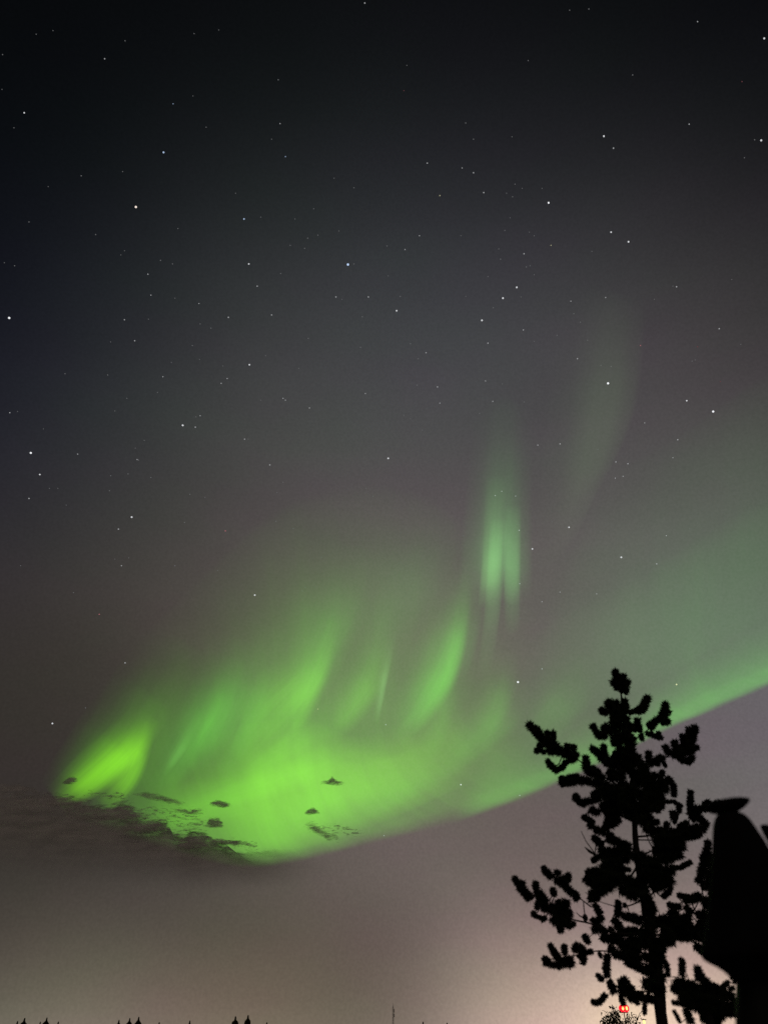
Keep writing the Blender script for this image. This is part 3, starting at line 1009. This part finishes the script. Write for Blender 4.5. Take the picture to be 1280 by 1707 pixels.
def near_on(poly, x, y):
    best = None
    for (ax, ay), (bx, by) in zip(poly, poly[1:]):
        dx, dy = bx - ax, by - ay
        t = max(0, min(1, ((x - ax) * dx + (y - ay) * dy) / max(dx * dx + dy * dy, 1e-6)))
        qx, qy = ax + dx * t, ay + dy * t
        d = (qx - x) ** 2 + (qy - y) ** 2
        if best is None or d < best[0]:
            best = (d, qx, qy)
    return best


TRUNK = [(1033, 1128, 2.2), (1035, 1160, 3), (1040, 1200, 4), (1050, 1260, 6), (1055, 1320, 8), (1058, 1390, 9.5), (1062, 1430, 11), (1073, 1500, 14),
         (1086, 1570, 17), (1097, 1640, 20), (1104, 1712, 20)]
pine_loc = at(1104, 1712, PY)
pine = empty('pine_tree', (pine_loc.x, PY, 0))
tag(pine, 'tall black pine silhouette with bushy upturned branches against the green glow', 'tree')
b = MB()
pts = [at(x, y, PY) for x, y, w in TRUNK]
rad = [w * .5 * mpp(p) for (x, y, w), p in zip(TRUNK, pts)]
pts += [Vector((pts[-1].x + .01, PY, .6)), Vector((pts[-1].x + .02, PY, -.05))]
rad += [.10, .15]
dn, dr = [], []
for i in range(60):
    q = catmull([(*p, r) for p, r in zip(pts, rad)], i / 59)
    dn.append(Vector(q[:3]))
    dr.append(q[3] * (1 + .05 * math.sin(i * 2.3)))
b.tube(dn, dr, 12)
b.build('trunk', bark, pine, True)

# every branch: wood line (photo points + width), lean in depth of its tip, needled shoots (x0, y0, x1, y1, reach)
BR = [
 # leader
 ([(1035, 1165), (1034, 1140), (1029, 1122)], .05, 2.0, [(1031,1150,1025,1117,6.5),(1036,1155,1038,1124,6.5),(1031,1150,1019,1134,6),(1036,1150,1046,1136,6.5),(1038,1155,1045,1148,6.5),(1027,1142,1037,1140,9),(1035,1150,1042,1140,8)]),
 # second whorl
 ([(1039, 1200), (1022, 1185), (1010, 1168)], -.2, 2.2, [(1030,1200,1012,1167,7),(1024,1195,1012,1172,7),(1014,1190,1000,1184,6),(1008,1190,1000,1181,5),(1035,1200,1024,1168,7.5),(1015,1203,1035,1205,8),(1018,1190,1030,1192,11)]),
 ([(1038, 1195), (1040, 1180), (1042, 1165)], .15, 2.0, [(1036,1195,1041,1166,6),(1040,1190,1044,1175,5.5),(1036,1190,1036,1175,6),(1038,1205,1046,1195,6)]),
 ([(1041, 1200), (1056, 1186), (1078, 1165)], .25, 2.0, [(1058,1187,1075,1178,6.5),(1068,1184,1080,1162,7),(1064,1186,1074,1180,6),(1046,1188,1060,1185,3.5)]),
 ([(1042, 1230), (1012, 1226), (987, 1211)], -.4, 2.4, [(1020,1224,1006,1208,5.5),(1012,1226,994,1226,7),(998,1228,986,1208,6),(1010,1226,1005,1211,5.5),(1030,1228,1018,1212,6),(1038,1240,1020,1232,7.5),(1035,1240,1028,1220,7),(1030,1235,1022,1240,6),(1040,1215,1020,1205,8)]),
 ([(1044, 1225), (1055, 1212), (1063, 1198)], .3, 2.0, [(1048,1215,1058,1210,5),(1062,1218,1062,1198,5.5),(1066,1222,1064,1206,5),(1060,1218,1050,1212,4),(1044,1205,1050,1210,5)]),
 ([(1048, 1240), (1072, 1222), (1090, 1207), (1110, 1178)], .5, 2.4, [(1078,1212,1098,1198,6.5),(1100,1203,1110,1172,7),(1102,1200,1113,1184,6.5),(1100,1205,1116,1203,5.5),(1084,1216,1090,1205,4.5),(1076,1222,1098,1229,4),(1094,1229,1103,1230,3.5),(1067,1224,1070,1233,3.5),(1096,1230,1098,1220,3.5)]),
 # right branch under it
 ([(1050, 1262), (1080, 1270), (1107, 1263), (1132, 1257), (1158, 1222)], .55, 2.8, [(1080,1266,1081,1254,6),(1076,1270,1098,1271,7.5),(1090,1270,1104,1262,6.5),(1104,1268,1109,1278,2.5),(1117,1260,1107,1243,6.5),(1128,1258,1123,1235,6.5),(1118,1259,1155,1250,8.5),(1140,1252,1137,1224,6),(1150,1247,1158,1210,7.5),(1146,1245,1148,1214,6),(1155,1248,1164,1246,4.5),(1128,1263,1150,1271,5),(1148,1270,1155,1261,5),(1132,1268,1150,1269,5),(1130,1250,1150,1240,8)]),
 # long left branch
 ([(1052, 1325), (1015, 1300), (985, 1282), (965, 1268), (930, 1246), (880, 1208)], -.6, 4.0, [(905,1233,879,1206,7),(900,1222,890,1212,6.5),(912,1241,892,1220,8),(913,1232,911,1219,4.5),(922,1235,921,1219,5),(905,1238,928,1246,8),(910,1253,932,1250,8),(920,1240,935,1256,8.5),(930,1250,915,1236,9),(910,1255,894,1249,4),(898,1249,893,1253,4),(906,1246,896,1241,3.5),(940,1256,958,1266,8.5),(946,1256,945,1241,6),(953,1252,956,1242,6),(955,1266,960,1255,6.5),(932,1256,948,1252,8),(930,1287,915,1274,5.5),(922,1280,911,1267,5),(924,1286,938,1279,4.5),(934,1282,944,1270,4.5),(940,1272,950,1268,3)]),
 ([(1052, 1325), (1010, 1302), (982, 1284), (976, 1264)], -.25, 2.5, [(979,1286,975,1260,6.5),(984,1292,975,1275,8),(992,1295,982,1280,8),(1000,1290,985,1280,6)]),
 ([(1048, 1290), (1020, 1272), (984, 1246)], .35, 3.0, [(1010,1266,984,1246,6.5),(1004,1260,990,1250,6),(1008,1260,1005,1242,6),(998,1257,1008,1267,8.5),(1000,1262,1035,1276,8.5),(1020,1266,1040,1258,6.5),(1030,1282,1052,1276,9),(1006,1268,1024,1278,8),(1035,1268,1048,1265,6),(1052,1262,1048,1275,8)]),
 ([(1052, 1325), (1000, 1305), (960, 1297), (936, 1300)], -.5, 3.0, [(958,1298,934,1303,7),(948,1302,933,1308,5),(938,1300,934,1296,4.5),(943,1299,965,1295,6.5),(940,1307,962,1303,5.5),(962,1301,985,1303,7.5),(985,1303,1012,1312,9),(1008,1312,1036,1320,9),(990,1292,1006,1298,7),(1012,1296,1040,1292,9),(1010,1286,1030,1290,7),(1030,1305,1046,1312,8)]),
 ([(1054, 1345), (1010, 1325), (985, 1334), (960, 1332)], -.7, 3.0, [(968,1338,957,1328,6.5),(962,1330,958,1326,5),(968,1339,1000,1331,6.5),(962,1338,975,1341,5),(985,1327,1010,1316,7.5),(1000,1326,1040,1322,9),(1010,1335,1040,1332,9)]),
 ([(1056, 1370), (1020, 1355), (985, 1352), (970, 1362)], -.3, 3.5, [(990,1352,984,1350,6),(1000,1356,984,1350,6.5),(985,1369,970,1361,4.5),(985,1364,984,1380,6.5),(988,1382,1008,1388,6.5),(1000,1350,1030,1340,9),(1006,1358,1035,1350,11),(1008,1374,1025,1364,8),(1011,1372,1008,1386,6.5),(1015,1378,1032,1366,7),(1035,1345,1050,1350,11),(1000,1345,1015,1335,6)]),
 ([(1062, 1418), (1030, 1408), (990, 1398)], .3, 3.2, [(998,1402,988,1396,5.5),(1004,1410,990,1398,5.5),(1010,1396,1025,1402,8),(1020,1401,1050,1413,8.5),(1000,1412,1005,1424,7),(1000,1430,1022,1422,8),(985,1437,1000,1426,4.5),(1000,1420,1050,1420,8.5),(1022,1392,1012,1394,5)]),
 # crown body right of the trunk
 ([(1055, 1320), (1080, 1305), (1104, 1288)], .4, 3.0, [(1064,1300,1080,1290,7.5),(1084,1300,1092,1290,6),(1100,1300,1104,1285,4.5),(1104,1306,1118,1298,6.5),(1116,1300,1124,1314,5),(1123,1312,1122,1328,5),(1068,1306,1105,1308,10),(1068,1320,1100,1320,10),(1064,1335,1095,1332,10),(1095,1325,1104,1314,6),(1066,1350,1086,1345,9),(1062,1290,1068,1295,8)]),
 ([(1057, 1350), (1090, 1345), (1125, 1336), (1135, 1348)], -.3, 2.6, [(1105,1337,1125,1336,2.5),(1122,1336,1136,1345,3),(1120,1352,1122,1366,5),(1130,1340,1132,1354,4),(1098,1345,1095,1354,4.5),(1085,1350,1100,1340,6),(1122,1368,1126,1372,3)]),
 ([(1060, 1395), (1100, 1390), (1145, 1372), (1160, 1345), (1205, 1338)], .6, 3.5, [(1149,1336,1151,1318,5),(1150,1352,1150,1330,5.5),(1148,1360,1160,1346,7.5),(1155,1351,1186,1346,6.5),(1170,1342,1182,1335,3.5),(1184,1342,1202,1338,5),(1150,1365,1166,1360,7.5),(1164,1362,1178,1376,6.5),(1176,1370,1170,1386,6.5),(1164,1388,1130,1385,8),(1170,1388,1150,1394,7),(1093,1366,1096,1373,4),(1108,1380,1112,1372,4.5),(1085,1386,1130,1390,9),(1130,1379,1145,1371,4.5),(1145,1384,1165,1378,6.5)]),
 ([(1062, 1430), (1100, 1412), (1138, 1400)], -.3, 3.5, [(1072,1380,1088,1384,8),(1088,1400,1135,1400,10),(1086,1420,1135,1414,10),(1078,1438,1122,1430,8.5),(1092,1390,1100,1384,8),(1070,1360,1085,1365,9),(1078,1372,1090,1376,8)]),
 ([(1066, 1455), (1100, 1450), (1122, 1447), (1152, 1437)], .2, 2.4, [(1118,1447,1138,1446,3.5),(1134,1446,1151,1436,3.8),(1090,1450,1112,1456,8),(1070,1442,1090,1445,8)]),
 # middle left body
 ([(1064, 1440), (1040, 1470), (1000, 1462), (974, 1456)], -.4, 4.0, [(975,1457,1000,1451,8),(975,1460,984,1474,8),(986,1480,1020,1476,12),(996,1458,1050,1468,10),(980,1492,1008,1486,7),(1030,1482,1060,1486,11),(1004,1441,1034,1438,7.5),(1026,1447,1050,1450,3.5),(985,1465,1005,1465,12),(1020,1462,1030,1470,9),(1045,1472,1060,1470,8)]),
 ([(1072, 1500), (1035, 1512), (990, 1500)], .3, 3.0, [(980,1500,998,1496,5.5),(1030,1500,1029,1528,5.5),(1034,1526,1070,1534,7.5),(1050,1526,1068,1538,7),(1040,1505,1041,1512,2),(1020,1531,1034,1545,7.5),(990,1506,1000,1524,6)]),
 # lower left long branch
 ([(1082, 1555), (1030, 1556), (985, 1540), (955, 1533), (930, 1522), (896, 1498), (858, 1464)], -.6, 4.2, [(876,1493,856,1462,6),(866,1478,871,1470,5.5),(885,1499,866,1478,8),(884,1501,877,1489,6.5),(896,1497,892,1473,5.5),(893,1482,892,1470,5.5),(894,1501,906,1496,7),(911,1506,898,1488,7.5),(894,1516,896,1504,4.5),(888,1525,905,1532,3.5),(889,1520,888,1526,3.5),(902,1534,910,1530,3.5),(900,1511,920,1516,8),(915,1511,930,1520,10),(918,1531,940,1541,9),(930,1545,945,1531,9),(928,1500,936,1512,7),(924,1494,921,1482,5),(922,1488,920,1484,4.5),(945,1500,936,1520,8.5),(950,1516,945,1536,6.5),(945,1546,957,1540,4),(925,1512,935,1530,9),(928,1550,938,1548,6)]),
 ([(985, 1512), (962, 1494), (935, 1470), (905, 1447)], -.3, 2.4, [(911,1456,905,1446,5),(922,1464,907,1451,6.5),(928,1460,929,1452,6),(923,1465,945,1476,7.5),(947,1472,947,1456,4.8),(940,1476,955,1490,7),(955,1486,963,1496,5.5),(932,1468,944,1462,5),(962,1492,958,1500,4)]),
 ([(1078, 1560), (1030, 1565), (1000, 1552), (978, 1565)], .35, 3.0, [(972,1557,981,1573,5.5),(990,1540,1004,1528,6.5),(1000,1542,988,1552,6.5),(996,1545,1010,1555,7),(1030,1556,1062,1552,8.5),(1000,1562,1030,1568,8.5),(1016,1556,1018,1546,4),(1024,1545,1035,1548,6),(985,1530,992,1540,4)]),
 ([(1090, 1600), (1040, 1592), (1000, 1585), (960, 1592), (905, 1602)], -.5, 3.6, [(918,1603,904,1597,4.5),(904,1604,934,1611,5.5),(926,1592,916,1575,5),(930,1596,920,1583,5.5),(941,1592,940,1575,5.2),(930,1606,955,1602,9),(945,1596,950,1610,8),(955,1587,963,1575,6.5),(962,1576,973,1586,7),(965,1600,973,1590,6.5),(971,1609,974,1596,4.5),(975,1589,987,1586,3.5),(935,1600,925,1594,7)]),
 ([(1090, 1612), (1050, 1600), (1014, 1592), (1010, 1625)], .2, 3.4, [(998,1587,1001,1596,2.6),(1012,1590,1010,1618,6.5),(1009,1608,1012,1628,6),(1006,1632,997,1631,4.5),(1000,1628,995,1626,3.2),(1020,1590,1062,1598,8.5),(1040,1602,1072,1618,6),(1030,1576,1068,1584,8),(1012,1580,1025,1585,7)]),
 ([(1096, 1655), (1060, 1652), (1030, 1648), (1014, 1632)], -.3, 3.4, [(1014,1633,1024,1656,6.5),(1030,1641,1046,1634,8),(1030,1652,1052,1650,10),(1044,1664,1072,1660,8),(1033,1660,1039,1674,4.5),(1058,1660,1062,1674,4),(1054,1642,1050,1650,6)]),
 ([(1030, 1650), (1012, 1660), (1000, 1668), (986, 1668)], -.6, 1.2, [(984,1669,996,1673,4.5),(996,1673,1006,1662,4.5),(1003,1664,1010,1658,4)]),
 ([(1094, 1640), (1078, 1660), (1073, 1694)], .15, 7.5, [(1070,1640,1092,1642,12),(1066,1664,1090,1666,6.5),(1074,1672,1074,1690,3)]),
 # lower right body
 ([(1076, 1500), (1100, 1478), (1122, 1464)], .3, 3.2, [(1085,1482,1120,1466,10),(1080,1500,1088,1520,9),(1080,1470,1090,1460,9),(1104,1496,1114,1486,4.5),(1118,1476,1114,1490,4),(1066,1470,1075,1485,9),(1084,1530,1094,1540,8)]),
 ([(1080, 1530), (1110, 1525), (1140, 1500), (1160, 1490)], -.3, 2.8, [(1128,1492,1150,1497,4.5),(1138,1502,1160,1500,5),(1118,1510,1135,1512,5),(1140,1510,1152,1522,6),(1112,1505,1122,1515,4.5),(1120,1530,1145,1540,8),(1130,1525,1122,1518,5)]),
 ([(1084, 1560), (1120, 1556), (1160, 1555), (1180, 1572)], .4, 4.0, [(1100,1546,1150,1542,10),(1100,1560,1160,1558,10),(1092,1572,1124,1570,8),(1110,1552,1150,1560,11),(1152,1548,1180,1570,10),(1156,1575,1172,1586,7),(1092,1588,1108,1580,6.5),(1088,1600,1100,1600,9),(1168,1560,1186,1540,10),(1094,1545,1098,1535,4)]),
 ([(1140, 1545), (1165, 1500), (1178, 1455), (1179, 1406)], .7, 2.6, [(1180,1412,1178,1402,5),(1170,1436,1180,1411,7),(1166,1466,1175,1432,8),(1178,1440,1184,1425,8),(1172,1450,1184,1465,8),(1168,1462,1162,1470,6),(1184,1480,1190,1500,8),(1172,1495,1180,1515,8),(1165,1520,1182,1535,8),(1158,1490,1168,1500,6),(1180,1590,1190,1598,5)]),
]
BUSH = [
 ([(1172, 1690), (1180, 1672), (1200, 1660)], .3, 2.4, [(1128,1648,1210,1660,9),(1165,1696,1200,1702,8),(1160,1680,1200,1686,9),(1124,1646,1150,1640,7)]),
 ([(1165, 1660), (1150, 1640), (1136, 1598)], -.3, 2.4, [(1136,1628,1136,1598,5.5),(1124,1640,1140,1636,8),(1113,1628,1112,1612,3.5),(1118,1645,1130,1650,8),(1140,1645,1160,1645,10)]),
 ([(1168, 1665), (1166, 1640), (1163, 1608)], .2, 2.4, [(1164,1636,1162,1612,7),(1170,1640,1168,1622,6.5),(1175,1645,1180,1634,7),(1160,1650,1185,1652,11)]),
 ([(1170, 1672), (1200, 1655), (1224, 1618)], .3, 2.2, [(1182,1643,1205,1650,6),(1198,1655,1222,1662,8),(1204,1645,1213,1638,3.5),(1219,1632,1224,1618,2.4),(1222,1640,1225,1628,2),(1214,1650,1222,1646,3)]),
 ([(1172, 1690), (1150, 1680), (1126, 1668)], -.2, 2.4, [(1130,1662,1165,1668,10),(1140,1672,1170,1680,10),(1142,1680,1152,1706,7),(1118,1670,1140,1676,3),(1160,1668,1200,1675,12),(1134,1706,1122,1684,2.6)]),
 ([(1178, 1700), (1205, 1685), (1226, 1675)], .2, 2.4, [(1180,1680,1222,1678,12),(1170,1700,1205,1694,8),(1195,1690,1225,1686,8),(1222,1695,1228,1665,6)]),
]

INNER = [
 ([(1068, 1470), (1095, 1462), (1120, 1455)], .25, 2.4, [(1078,1456,1122,1450,10),(1080,1468,1116,1466,10),(1070,1458,1090,1452,9)]),
 ([(1082, 1535), (1120, 1525), (1165, 1500)], .45, 2.6, [(1094,1536,1150,1532,10),(1116,1550,1170,1552,11),(1140,1500,1166,1492,5),(1112,1520,1130,1530,5.5),(1160,1520,1170,1532,6),(1160,1536,1178,1546,8)]),
 ([(1086, 1575), (1060, 1572), (1036, 1576)], .3, 2.4, [(1036,1576,1084,1571,9),(1040,1586,1060,1590,8),(1020,1556,1036,1566,7)]),
 ([(1066, 1430), (1040, 1428), (1005, 1436)], .25, 2.4, [(1008,1440,1046,1432,7),(1012,1428,1030,1424,7),(1000,1446,1040,1452,9)]),
 ([(1050, 1262), (1030, 1262), (1010, 1258)], .3, 2.0, [(1020,1256,1046,1262,7.5),(1028,1248,1044,1250,6),(1024,1272,1046,1282,9)]),
 ([(1056, 1330), (1085, 1322), (1110, 1318)], .3, 2.0, [(1080,1312,1112,1316,9),(1076,1328,1106,1330,9),(1078,1342,1104,1342,8),(1064,1282,1080,1290,7)]),
 ([(1062, 1400), (1100, 1402), (1140, 1410)], .25, 2.4, [(1090,1408,1140,1408,11),(1096,1426,1136,1424,9),(1110,1392,1146,1392,8),(1140,1396,1160,1390,7)]),
 ([(1040, 1205), (1044, 1215), (1050, 1222)], -.5, 2, [(1036,1208,1050,1214,8),(1044,1222,1056,1236,8),(1036,1218,1046,1232,9),(1040,1232,1056,1246,9)]),
 ([(1048, 1250), (1050, 1262), (1058, 1270)], -.55, 2.4, [(1040,1246,1056,1254,8.5),(1050,1256,1064,1266,9),(1040,1262,1054,1272,9),(1052,1270,1070,1274,9),(1062,1274,1080,1282,8)]),
 ([(1052, 1290), (1054, 1300), (1060, 1310)], -.6, 2.8, [(1048,1284,1062,1292,10),(1050,1298,1066,1306,10),(1040,1314,1058,1322,10),(1054,1318,1070,1328,11),(1030,1330,1052,1338,11)]),
 ([(1056, 1330), (1058, 1345), (1062, 1360)], -.6, 2.8, [(1044,1338,1064,1346,11),(1050,1352,1068,1360,10),(1040,1352,1054,1360,10),(1060,1364,1076,1372,9),(1060,1345,1080,1352,10)]),
 ([(1062, 1425), (1066, 1440), (1072, 1455)], -.6, 3.0, [(1062,1424,1080,1434,9),(1064,1442,1080,1452,10),(1050,1424,1062,1432,8),(1080,1444,1100,1448,9)]),
 ([(1070, 1465), (1074, 1485), (1080, 1500)], -.6, 3.0, [(1060,1462,1078,1472,10),(1056,1478,1076,1490,11),(1068,1494,1084,1502,10),(1044,1488,1062,1494,10),(1010,1462,1030,1470,10)]),
 ([(1080, 1520), (1084, 1545), (1090, 1570)], -.6, 3.2, [(1074,1516,1088,1526,9),(1072,1538,1090,1548,10),(1064,1552,1088,1562,10),(1084,1566,1104,1576,10),(1100,1550,1118,1560,10),(1060,1566,1080,1576,9),(1046,1562,1066,1572,8)]),
 ([(1090, 1590), (1096, 1610), (1098, 1640)], -.6, 3.2, [(1084,1584,1104,1594,10),(1086,1604,1102,1616,10),(1088,1624,1106,1632,10),(1074,1610,1090,1628,8),(1086,1646,1106,1654,10),(1078,1640,1094,1650,9),(1104,1600,1112,1612,5)]),
 ([(1062, 1600), (1070, 1612), (1080, 1622)], -.3, 3.4, [(1040,1592,1066,1598,8),(1056,1604,1080,1622,7),(1068,1592,1086,1600,9)]),
 ([(1160, 1560), (1172, 1545), (1184, 1530)], .5, 2.4, [(1168,1480,1184,1470,8),(1176,1500,1190,1510,9),(1172,1525,1190,1540,9),(1178,1550,1192,1565,9),(1170,1580,1190,1588,8),(1184,1440,1192,1460,7)]),
]



def branch(wood, dy, fol, stem_w, parent=pine, base_y=PY, mat=needle, dens=1.0, wide=.8, name='branch', jit=.12):
    total = max(math.hypot(wood[-1][0] - wood[0][0], wood[-1][1] - wood[0][1]), 1)

    def Yof(x, y):
        return base_y + dy * min(math.hypot(x - wood[0][0], y - wood[0][1]) / total, 1.3)
    w = MB()
    P = []
    n = max(6, 4 * len(wood))
    for i in range(n):
        q = catmull([tuple(p) for p in wood], i / (n - 1))
        P.append(at(q[0], q[1], Yof(q[0], q[1])))
    R = [stem_w * .5 * mpp(p) * (1 - .75 * i / (n - 1)) for i, p in enumerate(P)]
    w.tube(P, R, 6)
    f = MB()
    for (x0, y0, x1, y1, r) in fol:
        ya = Yof(x0, y0) + random.uniform(-jit, jit)
        yb = ya + random.uniform(-.08, .08)
        a, bb = at(x0, y0, ya), at(x1, y1, yb)
        k = mpp(a)
        reach = (r + 2.2) * k
        # keep the needles inside the traced outline at the tip
        if (bb - a).length > reach * .8:
            bb = bb - (bb - a).normalized() * reach * .25
        tuft(f, a, bb, reach, dens, wide)
        w.tube([a, bb], [1.3 * k, .7 * k], 4)
        d, qx, qy = near_on([(p[0], p[1]) for p in wood], x0, y0)
        if d > 9:
            c = at(qx, qy, Yof(qx, qy))
            mid = (a + c) * .5 + Vector((0, 0, -.15 * (a - c).length))
            w.tube([c, mid, a], [1.1 * k, .9 * k, .7 * k], 4)
    o = w.build(name, bark, parent)
    f.build('needles', mat, o)
    return o


# inner shoots that hide the trunk from the front and back
for wood, dy, sw, fol in INNER:
    branch(wood, dy, fol, sw, jit=.05)
for wood, dy, sw, fol in BR:
    branch(wood, dy, fol, sw)

# bare dead twigs on the left side and a stub hanging under the crown
for tw in ([(992, 1424, .9), (976, 1402, .8), (968, 1385, .5)], [(990, 1424, 2), (982, 1419, 2.5), (974, 1412, .6)],
           [(975, 1531, 1.2), (973, 1515, 1.0), (972, 1503, .8)], [(975, 1531, 1.5), (966, 1527, 1.1), (960, 1521, .6)]):
    b = MB()
    p = [at(x, y, PY - .35) for x, y, w in tw]
    b.tube(p, [w * mpp(q) for (x, y, w), q in zip(tw, p)], 5)
    b.build('dead_twig', bark, pine)
for c, r in (((975, 1530), 4.5), ((1124, 1360), 6.5)):
    b = MB()
    p = at(c[0], c[1], PY - .3)
    b.ball(p, r * mpp(p), 10, 8, 1.35)
    b.build('cone', bark, pine, True)

# ------------------------------------------------------------------ bushes low at both sides of the trunk
leaf = pmat('bush leaf', (.04, .055, .02), (.07, .09, .03), 12, .6, 0)
bl = at(1185, 1712, 7.0)
bush = empty('young_pine', (bl.x, 7.0, 0))
tag(bush, 'low black bushy pine growing right of the tall pine trunk at the bottom', 'tree')
b = MB()
b.tube([Vector((bl.x, 7.0, -.05)), Vector((bl.x, 7.0, 1.0)), at(1180, 1690, 7.0), at(1165, 1650, 7.0)], [.07, .06, .03, .012], 8)
b.build('trunk', bark, bush, True)
for wood, dy, sw, fol in BUSH:
    branch(wood, dy, fol, sw, bush, 7.0, needle, 1.0, .8)

hl = at(1020, 1712, 30)
bush2 = empty('bare_shrub', (hl.x, 30, 0))
tag(bush2, 'wispy dark shrub top left of the pine trunk, below the red lamps', 'shrub')
b = MB()
f = MB()
base = Vector((hl.x, 30, 0))
for (x, y) in ((1003, 1700), (1012, 1690), (1021, 1679), (1026, 1688), (1031, 1697), (1044, 1694), (1049, 1690), (1062, 1696), (1066, 1688), (1056, 1700), (1016, 1698), (1008, 1706), (1036, 1703)):
    tip = at(x, y, 30 + random.uniform(-.6, .6))
    m1 = base.lerp(tip, .5) + Vector((random.uniform(-.1, .1), 0, .3))
    b.tube([base + Vector((random.uniform(-.15, .15), 0, 0)), m1, tip], [.04, .025, .008], 5)
    thick = 1.0 if x < 1033 else .25
    for i in range(int(90 * thick)):
        s = random.uniform(.72, 1.0)
        p = m1.lerp(tip, (s - .5) * 2) + Vector((random.gauss(0, .06), random.gauss(0, .1), random.gauss(0, .05)))
        d = Vector((random.gauss(0, 1), random.gauss(0, 1), random.gauss(.4, 1))).normalized()
        e = d.cross(Vector((random.gauss(0, 1), random.gauss(0, 1), random.gauss(0, 1)))).normalized()
        f.tri(p, p + d * .11 + e * .025, p + d * .11 - e * .025)
    for i in range(5):
        s = random.uniform(.5, .95)
        p = m1.lerp(tip, s)
        b.tube([p, p + Vector((random.uniform(-.18, .18), random.uniform(-.1, .1), random.uniform(.05, .2)))], [.01, .004], 4)
st = b.build('stems', bark, bush2)
st['label'] = 'thin bare forking stems'
f.build('leaves', leaf, bush2)

# ------------------------------------------------------------------ folded garden parasol close by, at the right edge
cloth = pmat('dark canvas', (.003, .003, .0035), (.005, .005, .0055), 30, .9, .15)
wood_m = pmat('dark painted post', (.003, .003, .003), (.006, .005, .005), 18, .6, .1)
UY = 3.4
for m_ in (cloth, wood_m, needle, bark):
    m_.node_tree.nodes['Principled BSDF'].inputs['Specular IOR Level'].default_value = .15
prof = [(1356, 1198, 1231), (1360, 1194, 1239), (1368, 1191, 1247), (1376, 1189.5, 1252.5), (1385, 1189, 1258.5), (1393, 1188.5, 1263.5), (1408, 1188, 1273), (1440, 1187, 1290),
        (1480, 1184, 1309), (1520, 1180, 1323), (1560, 1174, 1334), (1590, 1169, 1340), (1600, 1177, 1336), (1610, 1195, 1328), (1622, 1211, 1320), (1636, 1222, 1308)]
pb = at(1262, 1640, UY)
par = empty('garden_parasol', (pb.x, UY, 0))
tag(par, 'big smooth black shape with a flat cap, like a folded parasol, at the right edge', 'parasol')
vs, fs = [], []
SEGU = 72
cx0 = None
for j in range(len(prof) * 3 - 2):
    y, xl, xr = catmull(prof, j / (len(prof) * 3 - 3))
    A, B_ = at(xl, y, UY), at(xr, y, UY)
    c = (A + B_) * .5
    r = (B_ - A).length * .5
    fold = .045 * min(1, max(0, (y - 1375) / 120))
    for k in range(SEGU):
        an = 2 * math.pi * k / SEGU
        rr = r * (1 - fold * (.5 - .5 * math.cos(8 * an)))
        vs.append(c + Vector((math.cos(an) * rr, math.sin(an) * rr, 0)))
nr = len(prof) * 3 - 2
for j in range(nr - 1):
    for k in range(SEGU):
        k2 = (k + 1) % SEGU
        fs.append((j * SEGU + k, (j + 1) * SEGU + k, (j + 1) * SEGU + k2, j * SEGU + k2))
fs.append(tuple(range(SEGU)))
fs.append(tuple((nr - 1) * SEGU + k for k in reversed(range(SEGU))))
link('canopy', mesh('canopy', vs, fs, True), cloth, par)
# tilted flat cap
cap = [(1178, 1343.5, .6), (1182, 1344.5, 5.5), (1190, 1345, 9.2), (1202, 1344.5, 10.8), (1215, 1343.5, 11.6), (1226, 1342.5, 11.3), (1235, 1340.5, 9.3), (1241, 1338.2, 6.3), (1245.5, 1336.2, 3.2), (1247, 1335.5, .5)]
vs, fs = [], []
nr = 40
for j in range(nr):
    x, y, r = catmull(cap, j / (nr - 1))
    c = at(x, y, UY)
    k = mpp(c)
    # round in plan: depth follows a circle of the cap's width
    half = 34.5
    dep = math.sqrt(max(half ** 2 - (x - 1212.5) ** 2, 1.0)) * k
    for s in range(28):
        an = 2 * math.pi * s / 28
        ca, sa = math.cos(an), math.sin(an)
        vs.append(c + Vector((0, sa * dep, 0)) + UP * (max(r, .4) * k * ca))
for j in range(nr - 1):
    for s in range(28):
        s2 = (s + 1) % 28
        fs.append((j * 28 + s, j * 28 + s2, (j + 1) * 28 + s2, (j + 1) * 28 + s))
fs.append(tuple(range(28)))
fs.append(tuple((nr - 1) * 28 + s for s in reversed(range(28))))
link('cap', mesh('cap', vs, fs, True), cloth, par)
# the mast under the canopy
b = MB()
a0 = at(1265, 1600, UY)
a1 = at(1265, 1712, UY)
b.tube([Vector((a1.x, UY, 0)), Vector((a1.x, UY, .25)), a1, a0], [.2, 38 * mpp(a1), 37.5 * mpp(a1), 36 * mpp(a0)], 24)
b.build('pole', wood_m, par, True)
# the swinging arm's end box that shows at the frame's edge
b = MB()
arm = [(1267.5, 1376.5, 2.5), (1272, 1379.5, 6.5), (1279, 1384, 10.5), (1289, 1394, 14), (1305, 1412, 20), (1330, 1450, 26)]
p = [at(x, y, UY + .05) for x, y, r in arm]
b.tube(p, [r * mpp(q) for (x, y, r), q in zip(arm, p)], 14)
b.build('arm', wood_m, par, True)
